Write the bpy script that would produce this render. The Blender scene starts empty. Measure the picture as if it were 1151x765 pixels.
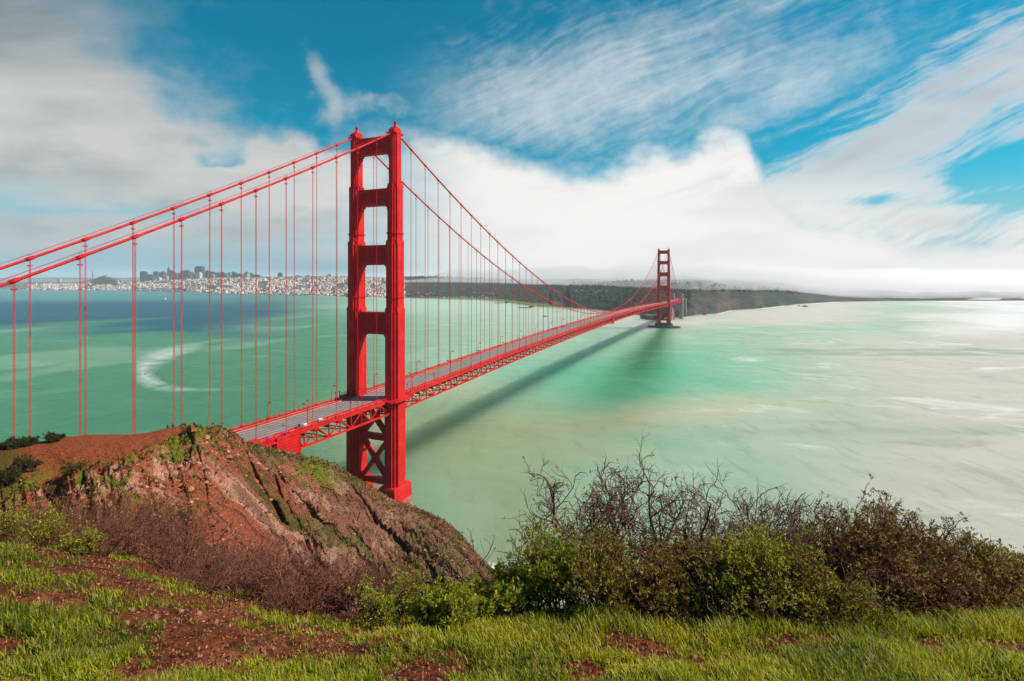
import bpy, math, random
import numpy as np
from mathutils import Vector

# ------------------------------------------------------------------ frame of reference
# world: bridge axis = +Y (north tower y=0, south tower y=1280), X to the west, Z up, water z=0
PSI = math.radians(23.58)
CX, CY, CZ = 192.15, -242.5, 138.0
FPX, HZ = 580.0, 313.5
RX, RY = math.cos(PSI), math.sin(PSI)          # camera right
DX, DY = -math.sin(PSI), math.cos(PSI)         # camera forward
sc = bpy.context.scene
COL = sc.collection

# ------------------------------------------------------------------ camera
cam_d = bpy.data.cameras.new('camera'); cam = bpy.data.objects.new('camera', cam_d); COL.objects.link(cam)
cam.location = (CX, CY, CZ); cam.rotation_euler = (math.radians(90), 0, PSI)
cam_d.sensor_width = 36; cam_d.lens = FPX/1151*36; cam_d.shift_y = -(382.5-HZ)/1151
cam_d.clip_start = 0.1; cam_d.clip_end = 80000
sc.camera = cam

# ------------------------------------------------------------------ sun
SUN = Vector((0.92, 0.42, 1.0)).normalized()
sun_d = bpy.data.lights.new('sun', 'SUN'); sun_d.energy = 5.0; sun_d.angle = math.radians(0.6); sun_d.color = (1.0, 0.93, 0.84)
sun = bpy.data.objects.new('sun', sun_d); COL.objects.link(sun)
sun.rotation_euler = SUN.to_track_quat('Z', 'Y').to_euler()
SUN_EL = math.asin(SUN.z); SUN_AZ = math.atan2(SUN.x, SUN.y)

# ------------------------------------------------------------------ node helpers
class NT:
    def __init__(s, tree): s.t = tree; s.n = tree.nodes; s.l = tree.links
    def node(s, typ, **kw):
        n = s.n.new(typ)
        for k, v in kw.items(): setattr(n, k, v)
        return n
    def put(s, sock, v):
        if isinstance(v, S): s.l.new(v.o, sock)
        elif hasattr(v, 'is_output'): s.l.new(v, sock)
        elif isinstance(v, (tuple, list)):
            v = tuple(v)
            if sock.type == 'RGBA' and len(v) == 3: v = v+(1,)
            sock.default_value = v
        else: sock.default_value = v
    def math(s, op, *a, clamp=False):
        n = s.node('ShaderNodeMath', operation=op, use_clamp=clamp)
        for i, v in enumerate(a): s.put(n.inputs[i], v)
        return S(s, n.outputs[0])
    def vmath(s, op, a, b=None, out=0):
        n = s.node('ShaderNodeVectorMath', operation=op); s.put(n.inputs[0], a)
        if b is not None: s.put(n.inputs[1], b)
        return S(s, n.outputs[out])
    def dot(s, a, b): return s.vmath('DOT_PRODUCT', a, b, out='Value')
    def xyz(s, a, b, c):
        n = s.node('ShaderNodeCombineXYZ')
        for i, v in enumerate((a, b, c)): s.put(n.inputs[i], v)
        return S(s, n.outputs[0])
    def sep(s, v):
        n = s.node('ShaderNodeSeparateXYZ'); s.put(n.inputs[0], v)
        return [S(s, o) for o in n.outputs]
    def noise(s, vec, scale=1.0, detail=4.0, rough=0.55, dist=0.0, lac=2.0):
        n = s.node('ShaderNodeTexNoise'); s.put(n.inputs['Vector'], vec)
        n.inputs['Scale'].default_value = scale; n.inputs['Detail'].default_value = detail
        n.inputs['Roughness'].default_value = rough; n.inputs['Distortion'].default_value = dist
        n.inputs['Lacunarity'].default_value = lac
        return S(s, n.outputs['Fac'])
    def voro(s, vec, scale=1.0, feature='F1', out='Distance'):
        n = s.node('ShaderNodeTexVoronoi', feature=feature); s.put(n.inputs['Vector'], vec); n.inputs['Scale'].default_value = scale
        return S(s, n.outputs[out])
    def smooth(s, x, a, b, lo=0.0, hi=1.0):
        n = s.node('ShaderNodeMapRange', interpolation_type='SMOOTHSTEP'); s.put(n.inputs[0], x)
        n.inputs[1].default_value = a; n.inputs[2].default_value = b; n.inputs[3].default_value = lo; n.inputs[4].default_value = hi
        return S(s, n.outputs[0])
    def lin(s, x, a, b, lo=0.0, hi=1.0):
        n = s.node('ShaderNodeMapRange'); s.put(n.inputs[0], x)
        n.inputs[1].default_value = a; n.inputs[2].default_value = b; n.inputs[3].default_value = lo; n.inputs[4].default_value = hi
        return S(s, n.outputs[0])
    def mix(s, f, a, b, blend='MIX'):
        n = s.node('ShaderNodeMix', data_type='RGBA', blend_type=blend)
        s.put(n.inputs[0], f); s.put(n.inputs[6], a); s.put(n.inputs[7], b)
        return S(s, n.outputs[2])
    def curve(s, x, pts, xr, yr):
        """piecewise smooth curve through pts given in x range xr and y range yr"""
        n = s.node('ShaderNodeFloatCurve'); c = n.mapping.curves[0]
        P = [((a-xr[0])/(xr[1]-xr[0]), (b-yr[0])/(yr[1]-yr[0])) for a, b in pts]
        c.points[0].location = P[0]; c.points[1].location = P[-1]
        for p in P[1:-1]: c.points.new(*p)
        n.mapping.update()
        s.put(n.inputs['Value'], s.lin(x, xr[0], xr[1]))
        return S(s, n.outputs[0])*(yr[1]-yr[0])+yr[0]
    def coord(s, out='Object'): return S(s, s.node('ShaderNodeTexCoord').outputs[out])
    def pos(s): return S(s, s.node('ShaderNodeNewGeometry').outputs['Position'])
    def attr(s, name, out='Fac'):
        n = s.node('ShaderNodeAttribute'); n.attribute_name = name
        return S(s, n.outputs[out])
    def rnd(s): return S(s, s.node('ShaderNodeObjectInfo').outputs['Random'])
    def bump(s, h, strength=0.5, dist=0.1, normal=None):
        n = s.node('ShaderNodeBump'); s.put(n.inputs['Height'], h)
        n.inputs['Strength'].default_value = strength; n.inputs['Distance'].default_value = dist
        if normal is not None: s.put(n.inputs['Normal'], normal)
        return S(s, n.outputs[0])
class S:
    def __init__(s, nt, o): s.nt = nt; s.o = o
    def __add__(s, b): return s.nt.math('ADD', s, b)
    __radd__ = __add__
    def __mul__(s, b): return s.nt.math('MULTIPLY', s, b)
    __rmul__ = __mul__
    def __sub__(s, b): return s.nt.math('SUBTRACT', s, b)
    def __rsub__(s, b): return s.nt.math('SUBTRACT', b, s)
    def __truediv__(s, b): return s.nt.math('DIVIDE', s, b)
    def __pow__(s, b): return s.nt.math('POWER', s, b)
    def max(s, b): return s.nt.math('MAXIMUM', s, b)
    def min(s, b): return s.nt.math('MINIMUM', s, b)

# ------------------------------------------------------------------ world: Nishita sky and long-exposure clouds
world = bpy.data.worlds.new('World'); sc.world = world; world.use_nodes = True
wt = NT(world.node_tree); wt.n.clear()
def build_world():
    t = wt
    sky = t.node('ShaderNodeTexSky', sky_type='NISHITA'); sky.sun_disc = False
    sky.sun_elevation = SUN_EL; sky.sun_rotation = SUN_AZ; sky.altitude = 100; sky.air_density = 1.0; sky.dust_density = 0.4; sky.ozone_density = 2.5
    hs = t.node('ShaderNodeHueSaturation'); hs.inputs['Saturation'].default_value = 2.0; hs.inputs['Hue'].default_value = 0.462
    hs.inputs['Value'].default_value = 1.08
    t.l.new(sky.outputs[0], hs.inputs['Color'])
    base = S(t, hs.outputs[0])
    d = t.coord('Generated')
    x = t.dot(d, (RX, RY, 0)); y = t.dot(d, (DX, DY, 0)); z = t.sep(d)[2]
    yy = y.max(0.12)
    u = (x/yy)*FPX+575.5            # bearing measured from the bridge view, in units of the 580-unit focal length
    v = HZ-(z.max(-0.05)/yy)*FPX
    # wind-drawn cloud: streaks fan out from a point on the horizon ahead of the wind
    soft = t.noise(d, 4.0, 4, 0.5)
    soft2 = t.noise(t.vmath('MULTIPLY', d, (1, 1, 1.8)), 11.0, 5, 0.52)
    fine = t.noise(d, 34.0, 6, 0.62, 0.4)
    du_, dv_ = u-470.0, 430.0-v
    th = t.math('ARCTAN2', dv_, du_); rad = t.math('SQRT', du_*du_+dv_*dv_)
    wth = th+(soft-0.5)*0.10+(soft2-0.5)*0.05
    s1 = t.noise(t.xyz(wth*4.2, rad*0.0030, 0.3), 1.0, 5, 0.55)
    s2 = t.noise(t.xyz(wth*15.0, rad*0.0075, 4.3), 1.0, 6, 0.6)
    s3 = t.noise(t.xyz(wth*42.0, rad*0.022, 8.1), 1.0, 5, 0.62)
    wu = u+(soft-0.5)*170+(soft2-0.5)*90
    wv = v+(soft2-0.5)*80+(soft-0.5)*40
    def blob(cu, cv, ru, rv, p=1.0, uu=wu, vv=wv, rot=0.0):
        c, s_ = math.cos(rot), math.sin(rot)
        du = uu-cu; dv = vv-cv
        e = (du*c+dv*s_)*(1.0/ru); f = (dv*c-du*s_)*(1.0/rv)
        return t.math('EXPONENT', (e*e+f*f)*-1.0)*p
    # left grey-white cloud mass with a ragged soft edge
    cl = (blob(-60, 120, 190, 95, 1.2)+blob(70, 150, 130, 70, 0.8)+blob(190, 190, 150, 44, 0.7)+blob(330, 195, 120, 36, 0.55)+blob(-50, 10, 185, 60, 0.75)+blob(345, 240, 170, 60, .62)
          -blob(228, 172, 26, 13, 0.55)-blob(40, 195, 120, 22, 0.45)-blob(20, 250, 150, 16, 0.3))
    cl = t.smooth(cl+(soft2-0.5)*0.75+(fine-0.5)*0.25, 0.10, 0.88)
    wisp = blob(352, 78, 13, 30, 0.8, u+(soft2-.5)*40, v, -0.55)+blob(372, 122, 20, 34, 0.65, u+(soft2-.5)*50, v, -0.2)+blob(430, 120, 45, 22, .6)
    wisp = t.smooth(wisp+(fine-0.5)*0.8+(soft2-.5)*.5, 0.15, 1.2)*0.7
    # low stratus at the left, above the city
    lay = t.noise(t.xyz(u*0.0021, v*0.0125, 2.0), 2.0, 5, 0.55)
    ls = t.smooth(v+(soft2-.5)*40, 170, 250)*(1.0-t.smooth(u, 430, 520))*t.smooth(lay, 0.30, 0.60)
    # white bank over the far shore
    line = t.curve(u+(soft2-.5)*40, [(380, 245), (430, 178), (470, 148), (540, 158), (600, 180), (650, 190), (715, 180), (770, 172), (800, 152), (830, 150), (850, 178), (875, 212), (930, 248), (1151, 268), (1400, 265)], (380, 1400), (100, 300))
    bank = t.smooth(v-line+(soft2-0.5)*60+(soft-0.5)*20+(fine-.5)*14, -16, 26)*t.smooth(u+(soft2-.5)*120, 340, 540)
    # streaked sheet at the right, with open blue slots
    r1 = blob(1060, 135, 340, 62, 1.0, u, v, -0.44)+blob(1200, 20, 150, 70, 0.65, u, v, -0.5)+blob(930, 215, 190, 42, 0.8, u, v, -0.2)+blob(1190, 258, 360, 40, 1.15, u, v, 0.0)
    r1 = r1-blob(1125, 183, 95, 20, 1.15, u, v, -0.32)-blob(1125, 222, 60, 6, .9, u, v, -.12)-blob(975, 224, 46, 7, 1.0, u, v, -0.08)-blob(868, 172, 50, 10, .7, u, v, -.40)-blob(1000, 30, 170, 22, 0.85, u, v, -0.44)-blob(1110, 289, 80, 4, 0.7, u, v, 0.0)-blob(920, 290, 40, 3, .5, u, v, 0)-blob(905, 118, 110, 13, .55, u, v, -.45)
    q1 = (u-700.0)*math.cos(-.40)+(v-300.0)*math.sin(-.40); q2 = (v-300.0)*math.cos(-.40)-(u-700.0)*math.sin(-.40)
    q2 = q2+(soft-.5)*60
    k1 = t.noise(t.xyz(q1*0.0040, q2*0.030, 6.0), 1.0, 5, 0.58); k2 = t.noise(t.xyz(q1*0.013, q2*0.105, 2.0), 1.0, 5, 0.6)
    rs = t.smooth(r1*0.66+(k1-0.5)*2.3+(k2-0.5)*1.5+(fine-0.5)*0.4, 0.06, 1.0)*t.smooth(r1, 0.03, 0.40)
    # thin cirrus veil, centre and right
    ve = blob(760, 55, 220, 70, 0.55, u, v, -0.2)+blob(580, 120, 200, 60, 0.6, u, v)+blob(900, 95, 130, 36, 0.5, u, v, -0.4)
    vs = t.smooth(ve*1.1+(fine-0.5)*0.6+(k1-0.5)*1.1*t.smooth(u, 600, 760)+(k2-0.5)*0.8+(soft2-0.5)*0.6, 0.05, 1.3)*0.6*t.smooth(u, 400, 560)
    # everything behind the viewer: broken cloud
    bk = t.smooth(y, 0.25, -0.1)*t.smooth(soft, 0.42, 0.62)
    cov = cl.max(ls*0.9).max(bank).max(rs*0.93).max(vs).max(wisp).max(bk*0.25).min(1.0)
    # cloud tint: bright bank, greyer undersides and the dark top-left
    grey = (blob(-20, 5, 250, 70, 0.85)+blob(40, 200, 150, 26, 0.25)+blob(1090, 252, 160, 16, 0.20, u, v)
            +blob(150, 262, 330, 34, 0.22)+(soft2-0.42)*0.75*(1.0-t.smooth(u, 420, 560))+(lay-0.5)*0.7*(1.0-t.smooth(u, 400, 520))+(t.noise(t.xyz(u*.003, v*.012, 0.4), 2.2, 4, .5)-0.5)*0.5+(k1-.5)*.8*t.smooth(u, 800, 950)*(1.0-t.smooth(v, 230, 270)))
    grey = t.math('MAXIMUM', grey, 0.0)
    white = t.mix(t.smooth(u, 250, 620), (6.6, 6.75, 6.7), (10.3, 10.1, 9.8))
    white = t.mix(rs*t.smooth(v, 255, 170), white, (6.6, 7.1, 7.4))
    cc = t.mix(grey.min(0.85), white, (2.0, 2.7, 3.1))
    warm = t.smooth(u, 820, 1150)*t.smooth(v, 225, 330)
    cc = t.mix(warm*0.85, cc, (9.4, 8.8, 8.5))
    # blue-grey clear strip low on the left horizon
    hzl = t.smooth(v, 272, 306)*(1.0-t.smooth(u, 380, 500))
    cc = t.mix(hzl*0.85, cc, (1.2, 3.3, 4.4))
    low = t.smooth(z, 0.22, 0.02)
    bs = t.mix(low*0.85, base, (2.3, 5.3, 6.8))
    col = t.mix(cov, bs, cc)
    bg = t.node('ShaderNodeBackground'); t.put(bg.inputs[0], col); bg.inputs[1].default_value = 0.0635
    out = t.node('ShaderNodeOutputWorld'); t.l.new(bg.outputs[0], out.inputs[0])
build_world()

sc.view_settings.view_transform = 'Standard'; sc.view_settings.look = 'None'
sc.view_settings.exposure = 0.5; sc.view_settings.gamma = 1.0; sc.view_settings.use_curve_mapping = False
sc.render.engine = 'CYCLES'
cy = sc.cycles
cy.max_bounces = 7; cy.diffuse_bounces = 3; cy.glossy_bounces = 2; cy.transmission_bounces = 2; cy.transparent_max_bounces = 24; cy.volume_bounces = 4
cy.use_denoising = True
cy.caustics_reflective = False; cy.caustics_refractive = False
try: cy.denoiser = 'OPENIMAGEDENOISE'; cy.denoising_input_passes = 'RGB_ALBEDO_NORMAL'
except Exception: pass

# ------------------------------------------------------------------ maths helpers
def camw(X, D):                       # camera-plane metres -> world x, y
    return CX+X*RX+D*DX, CY+X*RY+D*DY
def wcam(x, y):
    rx, ry = x-CX, y-CY
    return rx*RX+ry*RY, rx*DX+ry*DY
def at(u, v, z=0.0):                  # bearing (u, v) meeting height z
    D = FPX*(CZ-z)/(v-HZ); X = (u-575.5)/FPX*D
    return (*camw(X, D), z)
def atd(u, D):                        # bearing u at depth D
    return camw((u-575.5)/FPX*D, D)
def hrow(n):
    n = n.astype(np.int64)
    n = (n << 13) ^ n
    n = (n*(n*n*15731+789221)+1376312589) & 0x7fffffff
    return n/1073741824.0-1.0
def vnoise(x, y, seed=0):
    xi = np.floor(x).astype(np.int64); yi = np.floor(y).astype(np.int64); fx = x-xi; fy = y-yi
    fx = fx*fx*fx*(fx*(fx*6-15)+10); fy = fy*fy*fy*(fy*(fy*6-15)+10)
    h = lambda a, b: hrow((a*1619+b*31337+seed*6971) & 0x7fffffff)
    a = h(xi, yi); b = h(xi+1, yi); c = h(xi, yi+1); d = h(xi+1, yi+1)
    return (a*(1-fx)+b*fx)*(1-fy)+(c*(1-fx)+d*fx)*fy
def fbm(x, y, octs=5, seed=0, gain=0.5):
    o = np.zeros_like(x, dtype=float); amp = 1.0; f = 1.0
    for k in range(octs):
        o += amp*vnoise(x*f+17.3*k, y*f-9.1*k, seed+k); amp *= gain; f *= 2.03
    return o
def ridged(x, y, octs=4, seed=0, gain=0.5):
    o = np.zeros_like(x, dtype=float); amp = 1.0; f = 1.0
    for k in range(octs):
        o += amp*(1-2*np.abs(vnoise(x*f+7.7*k, y*f+3.3*k, seed+k))); amp *= gain; f *= 2.1
    return o
def sstep(x, a, b):
    t = np.clip((x-a)/(b-a), 0, 1); return t*t*(3-2*t)
def smooth_interp(x, xs, ys):         # monotone-ish cubic through points
    xs = np.asarray(xs, float); ys = np.asarray(ys, float)
    m = np.gradient(ys, xs); i = np.clip(np.searchsorted(xs, x)-1, 0, len(xs)-2)
    h = xs[i+1]-xs[i]; t = np.clip((x-xs[i])/h, 0, 1)
    return ((2*t**3-3*t**2+1)*ys[i]+(t**3-2*t**2+t)*h*m[i]+(-2*t**3+3*t**2)*ys[i+1]+(t**3-t**2)*h*m[i+1])

# ------------------------------------------------------------------ mesh helpers
def mesh_np(name, verts, faces, mat, smooth=False, attrs=None, parent=None):
    """verts (N,3), faces (M,k) -> one linked object"""
    verts = np.asarray(verts, np.float32); faces = np.asarray(faces, np.int32); k = faces.shape[1]
    me = bpy.data.meshes.new(name)
    me.vertices.add(len(verts)); me.vertices.foreach_set('co', verts.ravel())
    me.loops.add(faces.size); me.loops.foreach_set('vertex_index', faces.ravel())
    me.polygons.add(len(faces)); me.polygons.foreach_set('loop_start', np.arange(0, faces.size, k, dtype=np.int32))
    me.polygons.foreach_set('loop_total', np.full(len(faces), k, np.int32))
    if smooth: me.polygons.foreach_set('use_smooth', np.ones(len(faces), bool))
    for an, arr in (attrs or {}).items():
        arr = np.asarray(arr, np.float32)
        if arr.ndim == 2:
            if arr.shape[1] == 3: arr = np.c_[arr, np.ones(len(arr), np.float32)]
            at_ = me.attributes.new(an, 'FLOAT_COLOR', 'POINT'); at_.data.foreach_set('color', arr.astype(np.float32).ravel())
        else:
            at_ = me.attributes.new(an, 'FLOAT', 'POINT'); at_.data.foreach_set('value', arr)
    me.update(calc_edges=True); me.validate()
    if mat is not None: me.materials.append(mat)
    o = bpy.data.objects.new(name, me); COL.objects.link(o)
    if parent is not None: o.parent = parent
    return o
def grid_faces(nr, nc):
    i = np.arange(nr-1)[:, None]*nc+np.arange(nc-1)[None, :]
    i = i.ravel(); return np.stack([i, i+1, i+nc+1, i+nc], 1)
class MB:
    """collects boxes, bars and tubes for ONE mesh object"""
    def __init__(s): s.v = []; s.f = []
    def box(s, x0, x1, y0, y1, z0, z1):
        b = len(s.v)
        s.v += [(x0, y0, z0), (x1, y0, z0), (x1, y1, z0), (x0, y1, z0), (x0, y0, z1), (x1, y0, z1), (x1, y1, z1), (x0, y1, z1)]
        s.f += [(b, b+3, b+2, b+1), (b+4, b+5, b+6, b+7), (b, b+1, b+5, b+4), (b+1, b+2, b+6, b+5), (b+2, b+3, b+7, b+6), (b+3, b, b+4, b+7)]
    def frustum(s, x0, x1, y0, y1, z0, z1, k):
        cx, cy_ = (x0+x1)/2, (y0+y1)/2
        g = lambda a, c: c+(a-c)*k
        b = len(s.v)
        s.v += [(x0, y0, z0), (x1, y0, z0), (x1, y1, z0), (x0, y1, z0), (g(x0, cx), g(y0, cy_), z1), (g(x1, cx), g(y0, cy_), z1), (g(x1, cx), g(y1, cy_), z1), (g(x0, cx), g(y1, cy_), z1)]
        s.f += [(b, b+3, b+2, b+1), (b+4, b+5, b+6, b+7), (b, b+1, b+5, b+4), (b+1, b+2, b+6, b+5), (b+2, b+3, b+7, b+6), (b+3, b, b+4, b+7)]
    def bar(s, p, q, w, h, up=(0, 0, 1)):
        p = Vector(p); q = Vector(q); d = (q-p).normalized(); u = Vector(up)
        r = d.cross(u)
        if r.length < 1e-4: r = d.cross(Vector((1, 0, 0)))
        r.normalize(); n = r.cross(d); b = len(s.v)
        for c in (p, q):
            for i, j in ((-1, -1), (1, -1), (1, 1), (-1, 1)): s.v.append(tuple(c+r*(i*w/2)+n*(j*h/2)))
        s.f += [(b, b+1, b+2, b+3), (b+7, b+6, b+5, b+4), (b, b+4, b+5, b+1), (b+1, b+5, b+6, b+2), (b+2, b+6, b+7, b+3), (b+3, b+7, b+4, b)]
    def tube(s, pts, r, n=8, caps=True):
        pts = [Vector(p) for p in pts]; rs = r if isinstance(r, (list, tuple)) else [r]*len(pts); b = len(s.v)
        for i, p in enumerate(pts):
            d = (pts[min(i+1, len(pts)-1)]-pts[max(i-1, 0)]).normalized()
            a = d.cross(Vector((0, 0, 1)))
            if a.length < 1e-3: a = Vector((1, 0, 0))
            a.normalize(); c = d.cross(a)
            for k in range(n):
                th = 2*math.pi*k/n; s.v.append(tuple(p+(a*math.cos(th)+c*math.sin(th))*rs[i]))
        for i in range(len(pts)-1):
            for k in range(n):
                s.f.append((b+i*n+k, b+i*n+(k+1) % n, b+(i+1)*n+(k+1) % n, b+(i+1)*n+k))
        if caps:
            s.f.append(tuple(b+k for k in reversed(range(n)))); s.f.append(tuple(b+(len(pts)-1)*n+k for k in range(n)))
    def lathe(s, c, prof, n=12, sx=1.0, sy=1.0):
        b = len(s.v)
        for r, z in prof:
            for k in range(n):
                th = 2*math.pi*k/n; s.v.append((c[0]+r*sx*math.cos(th), c[1]+r*sy*math.sin(th), c[2]+z))
        for i in range(len(prof)-1):
            for k in range(n): s.f.append((b+i*n+k, b+i*n+(k+1) % n, b+(i+1)*n+(k+1) % n, b+(i+1)*n+k))
        s.f.append(tuple(b+k for k in reversed(range(n)))); s.f.append(tuple(b+(len(prof)-1)*n+k for k in range(n)))
    def prism(s, poly, axis, a0, a1):
        """poly: 2D outline; axis 'x': (y,z) outline swept in x; 'y': (x,z) outline swept in y; 'z': (x,y) swept in z"""
        b = len(s.v); n = len(poly)
        for a in (a0, a1):
            for p, q in poly: s.v.append({'x': (a, p, q), 'y': (p, a, q), 'z': (p, q, a)}[axis])
        s.f.append(tuple(b+k for k in range(n))); s.f.append(tuple(b+n+k for k in reversed(range(n))))
        for k in range(n): s.f.append((b+k, b+n+k, b+n+(k+1) % n, b+(k+1) % n))
    def build(s, name, mat, parent=None, smooth=False, loc=None):
        me = bpy.data.meshes.new(name); me.from_pydata(s.v, [], s.f)
        me.update()
        bm_ = __import__('bmesh'); bm = bm_.new(); bm.from_mesh(me); bm_.ops.recalc_face_normals(bm, faces=bm.faces); bm.to_mesh(me); bm.free()
        if smooth:
            me.polygons.foreach_set('use_smooth', np.ones(len(me.polygons), bool))
        if mat is not None: me.materials.append(mat)
        o = bpy.data.objects.new(name, me); COL.objects.link(o)
        if parent is not None: o.parent = parent
        if loc is not None: o.location = loc
        return o
def tag(o, label=None, cat=None, group=None, kind=None):
    if label: o['label'] = label
    if cat: o['category'] = cat
    if group: o['group'] = group
    if kind: o['kind'] = kind
    return o
def empty(name, loc=(0, 0, 0), rz=0.0, parent=None):
    o = bpy.data.objects.new(name, None); COL.objects.link(o); o.location = loc; o.rotation_euler = (0, 0, rz); o.empty_display_size = 0.1
    if parent is not None: o.parent = parent
    return o
def copy_tree(o, parent=None):
    c = o.copy(); COL.objects.link(c)
    if parent is not None: c.parent = parent
    for ch in [k for k in o.children]: copy_tree(ch, c)
    return c
ORD = ['first', 'second', 'third', 'fourth', 'fifth', 'sixth', 'seventh', 'eighth', 'ninth', 'tenth', 'eleventh', 'twelfth', 'thirteenth', 'fourteenth', 'fifteenth',
       'sixteenth', 'seventeenth', 'eighteenth', 'nineteenth', 'twentieth', 'twenty-first', 'twenty-second', 'twenty-third', 'twenty-fourth', 'twenty-fifth', 'twenty-sixth',
       'twenty-seventh', 'twenty-eighth', 'twenty-ninth', 'thirtieth', 'thirty-first', 'thirty-second', 'thirty-third', 'thirty-fourth', 'thirty-fifth', 'thirty-sixth',
       'thirty-seventh', 'thirty-eighth', 'thirty-ninth', 'fortieth', 'forty-first', 'forty-second', 'forty-third', 'forty-fourth', 'forty-fifth']

# ------------------------------------------------------------------ materials
def new_mat(name):
    m = bpy.data.materials.new(name); m.use_nodes = True; t = NT(m.node_tree); t.n.clear()
    out = t.node('ShaderNodeOutputMaterial'); p = t.node('ShaderNodeBsdfPrincipled'); t.l.new(p.outputs[0], out.inputs[0])
    return m, t, p, out
def simple(name, col, rough=0.6, var=0.15, scale=1.0, spec=0.4, metal=0.0, bump=0.0, coord='Object'):
    m, t, p, out = new_mat(name)
    n = t.noise(t.coord(coord), scale, 5, 0.6)
    t.put(p.inputs['Base Color'], t.mix(t.smooth(n, 0.3, 0.7), tuple(c*(1-var) for c in col), tuple(min(1, c*(1+var)) for c in col)))
    p.inputs['Roughness'].default_value = rough; p.inputs['Specular IOR Level'].default_value = spec; p.inputs['Metallic'].default_value = metal
    if bump: t.put(p.inputs['Normal'], t.bump(n, bump, 0.2))
    return m
M = {}
def red_paint():
    m, t, p, out = new_mat('international_orange_steel')
    c = t.pos()
    n = t.noise(c, 0.12, 6, 0.65)
    streak = t.noise(t.vmath('MULTIPLY', c, (1.0, 1.0, 0.06)), 0.9, 5, 0.6)
    zz = t.sep(c)[2]
    seam = t.smooth(t.math('ABSOLUTE', t.math('FRACT', zz*(1/5.4))-0.5), 0.482, 0.495)
    col = t.mix(t.smooth(n, 0.3, 0.72), (0.46, 0.007, 0.009), (0.58, 0.020, 0.017))
    col = t.mix(t.smooth(streak, 0.50, 0.72)*0.5, col, (0.26, 0.008, 0.010))
    worn = t.noise(t.vmath('MULTIPLY', c, (1.0, 1.0, 0.5)), 0.35, 6, 0.7)
    col = t.mix(t.smooth(worn, 0.52, 0.70)*0.38, col, (0.62, 0.060, 0.040))
    col = t.mix(t.smooth(worn, 0.46, 0.34)*0.40, col, (0.24, 0.010, 0.012))
    col = t.mix(seam*0.45, col, (0.20, 0.008, 0.009))
    t.put(p.inputs['Base Color'], col); p.inputs['Roughness'].default_value = 0.5; p.inputs['Specular IOR Level'].default_value = 0.10
    return m
M['red'] = red_paint()
M['asphalt'] = None
def asphalt():
    m, t, p, out = new_mat('roadway_asphalt')
    c = t.pos(); x, y, z = t.sep(c)
    n = t.noise(t.xyz(x*1.0, y*0.06, 0.0), 1.4, 5, 0.6)
    col = t.mix(t.smooth(n, 0.3, 0.7), (0.15, 0.11, 0.095), (0.22, 0.17, 0.15))
    wheel = t.smooth(t.math('ABSOLUTE', t.math('FRACT', x*(1/1.55)+0.5)-0.5), 0.1, 0.4)
    col = t.mix(wheel*0.4, col, (0.09, 0.065, 0.058))
    lane = t.smooth(t.math('ABSOLUTE', t.math('FRACT', x*(1/3.1)+0.5)-0.5), 0.06, 0.03)
    lane = lane*t.smooth(t.noise(t.xyz(x*0.3, y*0.4, 3.0), 1.0, 2, 0.5), 0.35, 0.5)
    col = t.mix(lane*0.75, col, (0.55, 0.5, 0.46))
    t.put(p.inputs['Base Color'], col); p.inputs['Roughness'].default_value = 0.75
    return m
M['asphalt'] = asphalt()
M['walk'] = simple('sidewalk_concrete', (0.30, 0.17, 0.14), 0.85, 0.25, 0.2)
M['concrete'] = simple('weathered_concrete', (0.30, 0.28, 0.26), 0.85, 0.25, 0.08)
M['pier'] = simple('painted_pier_concrete', (.30, .105, .08), .85, .25, .1)
M['concrete_dark'] = simple('wet_concrete', (0.055, 0.05, 0.045), 0.7, 0.3, 0.1)
M['lamp_glass'] = simple('lamp_glass', (0.75, 0.55, 0.4), 0.3, 0.05, 1.0)
M['white'] = simple('white_paint', (0.58, 0.58, 0.57), 0.5, 0.08, 1.0)
M['bluecloth'] = simple('blue_tarp', (0.04, 0.10, 0.42), 0.6, 0.2, 2.0)
M['teal'] = simple('teal_plastic', (0.03, 0.22, 0.18), 0.5, 0.1, 2.0)
M['dark'] = simple('dark_rubber', (0.02, 0.02, 0.022), 0.6, 0.2, 2.0)

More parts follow.
